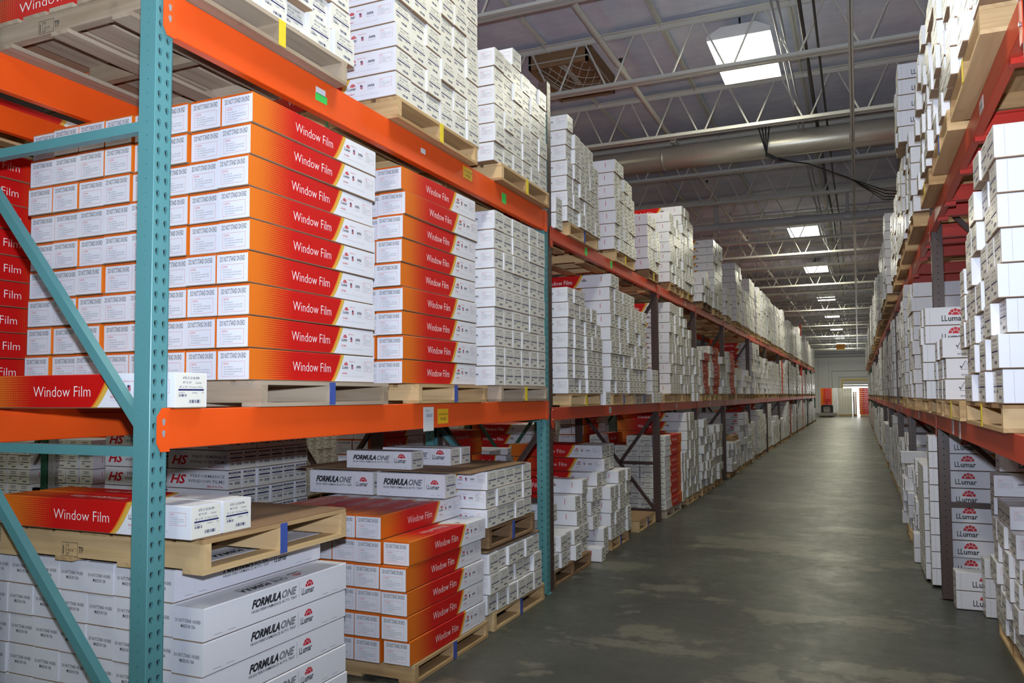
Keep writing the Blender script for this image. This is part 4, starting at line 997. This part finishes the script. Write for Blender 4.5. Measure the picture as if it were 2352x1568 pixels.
# ---- third row, across a narrow gap
stack('far row, seen under lower beam', 'white', 'B', -6.93, 4.9, 5.9, .62, [4]*4, jit=.01)
stack('far row floor pallet', 'white', 'B', -6.95, 4.9, 5.9, .12, [3]*4, jit=.01)
pallet('raised, in the far row behind the performance film cartons', 4.9, 5.9, -6.85, .51, depth=1.1)
stack('far row, two wide', 'white', 'B', -6.20, 4.95, 5.95, .12, [8]*3, jit=.01)
stack('far row, orange ends', 'wf', 'E', -5.15, 5.45, 6.1, .12, [9]*4, L=1.05, jit=.01)
frame(4.9, -1, -6.72, 3.0, MT['darkgreen'], 'dark green upright frame in the far row behind the near bay', ST_BR, True)
frame(4.9, -1, -6.62, 3.0, MT['graypost'], 'gray upright frame in the far row, against the dark green one', ST_BR, False, 'near')
for i, (y0, y1, kd, o, hs) in enumerate(((7.6, 8.5, 'white', 'E', [12]*5), (9.2, 10.1, 'white', 'E', [12]*5), (10.6, 11.6, 'wf', 'B', [11, 11]), (12.2, 13.1, 'white', 'E', [12]*5), (14, 15, 'white', 'E', [12]*5), (16.2, 17.2, 'white', 'E', [12]*5), (19, 20, 'white', 'E', [12]*5))):
    unit(f'{WORD[i]} stack across the next aisle', 1, y0, y1, hs, kd, o, xf=-7.3, depth=1.0)
# ================================================================== RIGHT RUN
unit('bright corner stack opposite', 2, 3.42, 4.62, [8, 8, 8, 7, 7, 6, 5], 'plain', 'E', xf=.50, side=1, mark='yellow', H=.1285, jit=.02, py0=3.5, py1=4.62)
unit('check mark stack opposite', 2, 5.62, 6.30, [3, 3, 3, 3], 'check', 'E', xf=.50, side=1, mark='yellow', jit=.012, L=.7, py0=4.9, py1=5.75)
unit('logo pair behind check mark cartons', 2, 6.34, 6.66, [5, 5], 'logo', 'E', xf=.44, side=1, pal=False, zz=1.487, L=.95)
pallet('beside the brown post, opposite middle shelf', 5.9, 6.7, .50, 1.376, 1, PH)
for k in range(2): carton('white', .50+.12, 7.06, 1.48+k*.131, PI/2+.28, .42, .15, .127, f'short white carton turned askew past the brown post, {ORD[k]} of two', None)
pallet('beneath the askew cartons past the brown post', 6.95, 7.8, .50, 1.376, 1, PH)
unit('strapped stack past brown post', 2, 8.0, 8.9, [8, 8, 8, 8, 8], 'plain', 'E', xf=.47, side=1, L=.9)
unit('white stack past brown post', 2, 9.15, 9.9, [9, 9, 8, 8], 'plain', 'E', xf=.46, side=1)
unit('first top stack opposite', 3, 3.30, 4.40, [8]*6, 'plain', 'E', xf=.45, side=1, mark='yellow', H=.1285, jit=.03)
unit('second top stack opposite', 3, 4.48, 5.44, [6, 6, 6, 6, 6, 6], 'plain', 'E', xf=.45, side=1, mark='blue', H=.1285, jit=.035)
unit('third top stack opposite', 3, 5.62, 6.42, [7, 7, 6, 7, 6], 'plain', 'E', xf=.45, side=1, mark='yellow', H=.1285, jit=.03)
unit('fourth top stack opposite', 3, 7.0, 7.9, [5, 5, 5, 5, 5], 'white', 'E', xf=.44, side=1, H=.1285)
stack('overhanging top pile opposite', 'logo', 'E', .36, 7.3, 7.8, 3.63, [5, 5, 4], 1, .95, None, .13)
unit('fifth top stack opposite', 3, 8.2, 9.1, [6, 6, 6, 6, 6], 'white', 'E', xf=.44, side=1)
unit('white stack, top shelf at gray posts', 3, 12.6, 13.1, [9, 9, 9], 'plain', 'E', xf=.42, side=1)
unit('low top stack before gray posts', 3, 9.4, 10.3, [6]*5, xf=.45, side=1)
unit('next low top stack before gray posts', 3, 10.7, 11.6, [6]*5, xf=.45, side=1)
fill(3, RB, 13.2, 52, ('white', 'white', 'plain'), (6, 7, 8, 9), 'top stack opposite', .46, 1, 21, 5)
fill(2, RB, 10.5, 52, ('white', 'logo', 'plain', 'white'), (7, 8, 9), 'middle stack opposite', .56, 1, 22, 5)
# floor at the right
pallet('on the floor in the corner opposite, half in view', 4.9, 5.9, .78, .002, 1, .12)
stack('corner floor stack opposite', 'white', 'E', .75, 4.95, 5.85, .124, [5, 6, 6, 6, 7, 7], 1, .95, None, .1275, .003, .02)
pallet('on the floor nearest on this side', 3.75, 4.7, .74, .002, 1, .12)
stack('nearest floor stack opposite', 'white', 'E', .74, 3.9, 4.72, .124, [4]*5, 1, .95, None, .1275, .003, .02)
carton('logo', .79+.45, 5.80, 1.04, PI, .9, .15, .127, 'white logo carton on top of the corner floor stack', None)
for k in range(9):
    carton('arc', .56+.62, 7.02+.012*math.sin(k*2.1), .02+.131*k, PI, 1.24, .16, .127, f'long white logo carton behind the brown post opposite, {ORD[k]} layer', None)
    carton('arc', .50+.62, 7.20, .02+.131*k, PI, 1.24, .16, .127, f'long white logo carton, second row behind the brown post, {ORD[k]} layer', None)
for j in range(4):
    for k in range(7): carton('white', .47+.5, 7.40+.165*j, .02+.131*k, PI, 1.0, .155, .127, f'white barcoded carton, {ORC[j]} column past the long logo cartons, {ORD[k]} layer', None)
for k in range(2):
    carton('logo', .60+.30, 6.56, .003+k*.131, PI+.02, .60, .155, .127, f'white logo carton directly on the floor by the brown post, {ORD[k]} of two', None)
for k in range(3):
    carton('logo', .76+.30, 6.38, .003+k*.131, PI, .60, .155, .127, f'white logo carton in the trio on the floor near the corner stack, {ORD[k]}', None)
unit('tilted pile past post opposite', 1, 8.5, 9.0, [6, 6, 5], 'logo', 'E', xf=.50, side=1, jit=.03)
unit('loose pile before second post opposite', 1, 9.2, 9.9, [4, 5, 4, 6], 'plain', 'E', xf=.46, side=1, jit=.05)
carton('plain', .43+.3, 8.18, .003, PI, .6, .16, .127, 'plain white carton jutting into the aisle opposite, lower of two', None)
carton('plain', .43+.3, 8.18, .134, PI, .6, .16, .127, 'plain white carton jutting into the aisle opposite, upper of two', None)
fill(1, RB, 10.5, 52, ('white', 'logo', 'white', 'white', 'plain', 'wf'), (6, 7, 8), 'floor stack opposite', .57, 1, 23, 4)
# ================================================================== THE FAR END
def block(ph, kind, x0, x1, y, hs, z0=.12):
    n = len(hs); p = (x1-x0)/n
    for c in range(n):
        for k in range(hs[c]):
            carton(kind, x0+(c+.5)*p, y+.5, z0+k*.131, PI/2 if kind == 'wfS' else -PI/2, 1.0, p-.006, .1275, f"{LOOK[kind]}, {ORD[min(k, 11)]} layer, {ORC[min(c, 11)]} across, {ph}", f"{LOOK[kind]}s {ph}")
    pallet('under the '+ph, y, y+1, -(-x0) if False else x1, .002, -1, .11, x1-x0)
block('white stack at aisle end', 'white', -1.28, -.40, 60, [14]*5)
block('white stack by dock door', 'white', -.36, -.1, 60.4, [12]*2)
for j in range(3):
    for k in range(14):
        carton('wf', -2.44+.55, 60.1+j*.17, .12+k*.131, 0, 1.1, .16, .1275, f'red window film carton, {ORC[j]} row of the red stack at the aisle end, {ORD[min(k, 11)]} layer', 'red cartons at the aisle end')
pallet('under the red stack at the aisle end', 60, 61, -1.34, .002, -1, .11, 1.1)
for k in range(14): carton('wf', .05+.55, 60.1, .12+k*.131, 0, 1.1, .16, .1275, f'orange-ended window film carton by the dock door, {ORD[min(k, 11)]} layer', 'orange cartons by the dock door')
pallet('under the orange stack by the dock door', 60, 61, 1.2, .002, -1, .11, 1.1)
# walkie pallet truck parked at the end
pj = thing('pallet_truck', 'black rider pallet truck parked at the end of the aisle by the red stack', 'pallet truck', (-1.95, 57.3, 0))
mb = MB(); P = [(-.38, .12), (.38, .12), (.38, .72), (.33, .82), (-.30, .82), (-.36, .72)]
for e in (-.25, .3): mb.poly([(p[0], e, p[1]) for p in P])
for k in range(6): p, q = P[k], P[(k+1) % 6]; mb.poly([(p[0], -.25, p[1]), (q[0], -.25, q[1]), (q[0], .3, q[1]), (p[0], .3, p[1])])
link('body', mb.mesh('body', [MT['black_pl']]), pj)
mb = MB(); mb.box(-.2, -.27, .34, .2, -.252, .68); mb.bar((-.2, -.275, .66), (.0, -.275, .52), .02, .02, 1); mb.bar((.2, -.275, .66), (.0, -.275, .52), .02, .02, 1); link('back_pad', mb.mesh('back_pad', [MT['graypost'], MT['black_pl']]), pj)
mb = MB(); mb.box(-.62, -.55, .10, .62, -.25, .30); link('rider_platform', mb.mesh('rider_platform', [MT['graypost']]), pj)
mb = MB(); mb.box(-.5, -.62, .03, .5, -.3, .08); link('bumper', mb.mesh('bumper', [MT['black_pl']]), pj)
for e in (-.22, .22):
    mb = MB(); mb.box(e-.08, .3, .06, e+.08, 1.4, .12); link('fork', mb.mesh('fork', [MT['orange']]), pj)
mb = MB(); mb.tube([(0, .1, .8), (.0, -.1, 1.1)], .025, 6); mb.tube([(-.2, -.1, 1.1), (.2, -.1, 1.1)], .03, 6); mb.tube([(-.2, -.1, 1.1), (-.2, -.02, 1.22), (.2, -.02, 1.22), (.2, -.1, 1.1)], .02, 6); link('tiller', mb.mesh('tiller', [MT['redbeam']]), pj)
for e in (-.3, .3):
    mb = MB(); mb.tube([(e-.04, -.1, .075), (e+.04, -.1, .075)], .075, 12); link('wheel', mb.mesh('wheel', [MT['black_pl']]), pj)

# ================================================================== MAKE THE CARTONS
cx, cy, cz = 0, 0, CAM_H
fx, fy = -math.sin(YAW), math.cos(YAW)
for c in CART:
    x, y, z = c['p']; dep = x*fx+y*fy
    c['d'] = math.sqrt(x*x+y*y+(z-cz)**2)
    c['k'] = c['kind'] if c['kind'] != 'arc' else 'logo'
seen = {}
rest = {}
for c in sorted(CART, key=lambda c: c['d']):
    seen.setdefault(c['k'], 0)
    if seen[c['k']] < 300 and c['d'] < 22:
        seen[c['k']] += 1
        L, W, H = c['L'], c['W'], c['H']
        lod = 0 if c['d'] < 12.5 else 2
        body, pr, lb = carton_meshes(c['kind'], L, W, H, lod)
        if lod == 2:
            key = ('m', c['kind'], round(L, 2), round(W, 3), round(H, 3))
            if key not in _CM: _CM[key] = body.mesh('carton', INKM)
            me = _CM[key]
        else: me = body
        o = link(NAME[c['kind']], me, None, c['p'], c['rot'])
        tag(o, c['label'], 'carton', c['group'])
        if pr: link('printing', pr, o)
        if lb: link('shipping_label', lb, o)
    else: rest.setdefault(c['k'], []).append(c)
for k, cs in rest.items():
    V, Fc, MI, UVs, n = [], [], [], [], 0
    for c in cs:
        body, _, _ = carton_meshes(c['kind'] if c['kind'] != 'plain' else 'plain', round(c['L'], 1), round(c['W'], 2), c['H'], 2)
        a = np.array(body.v); co, si = math.cos(c['rot']), math.sin(c['rot'])
        q = a.copy(); q[:, 0] = a[:, 0]*co-a[:, 1]*si+c['p'][0]; q[:, 1] = a[:, 0]*si+a[:, 1]*co+c['p'][1]; q[:, 2] += c['p'][2]
        V.append(q); Fc += [tuple(i+n for i in f) for f in body.f]; MI += body.m; UVs += [p for f in body.uv for p in f]; n += len(a)
    me = bpy.data.meshes.new('distant_cartons'); me.from_pydata(np.concatenate(V).tolist(), [], Fc)
    for m in INKM: me.materials.append(m)
    me.polygons.foreach_set('material_index', MI); ul = me.uv_layers.new(name='UVMap'); ul.data.foreach_set('uv', [v for p in UVs for v in p])
    me.update()
    o = link('distant_'+NAME[k], me); tag(o, f'{LOOK[k]}s stacked far down the aisle, too many to count', 'carton', None, 'stuff')
print('CARTONS', len(CART), seen, {k: len(v) for k, v in rest.items()}, 'objects', len(bpy.data.objects), 'tris', sum(len(m.polygons) for m in bpy.data.meshes))
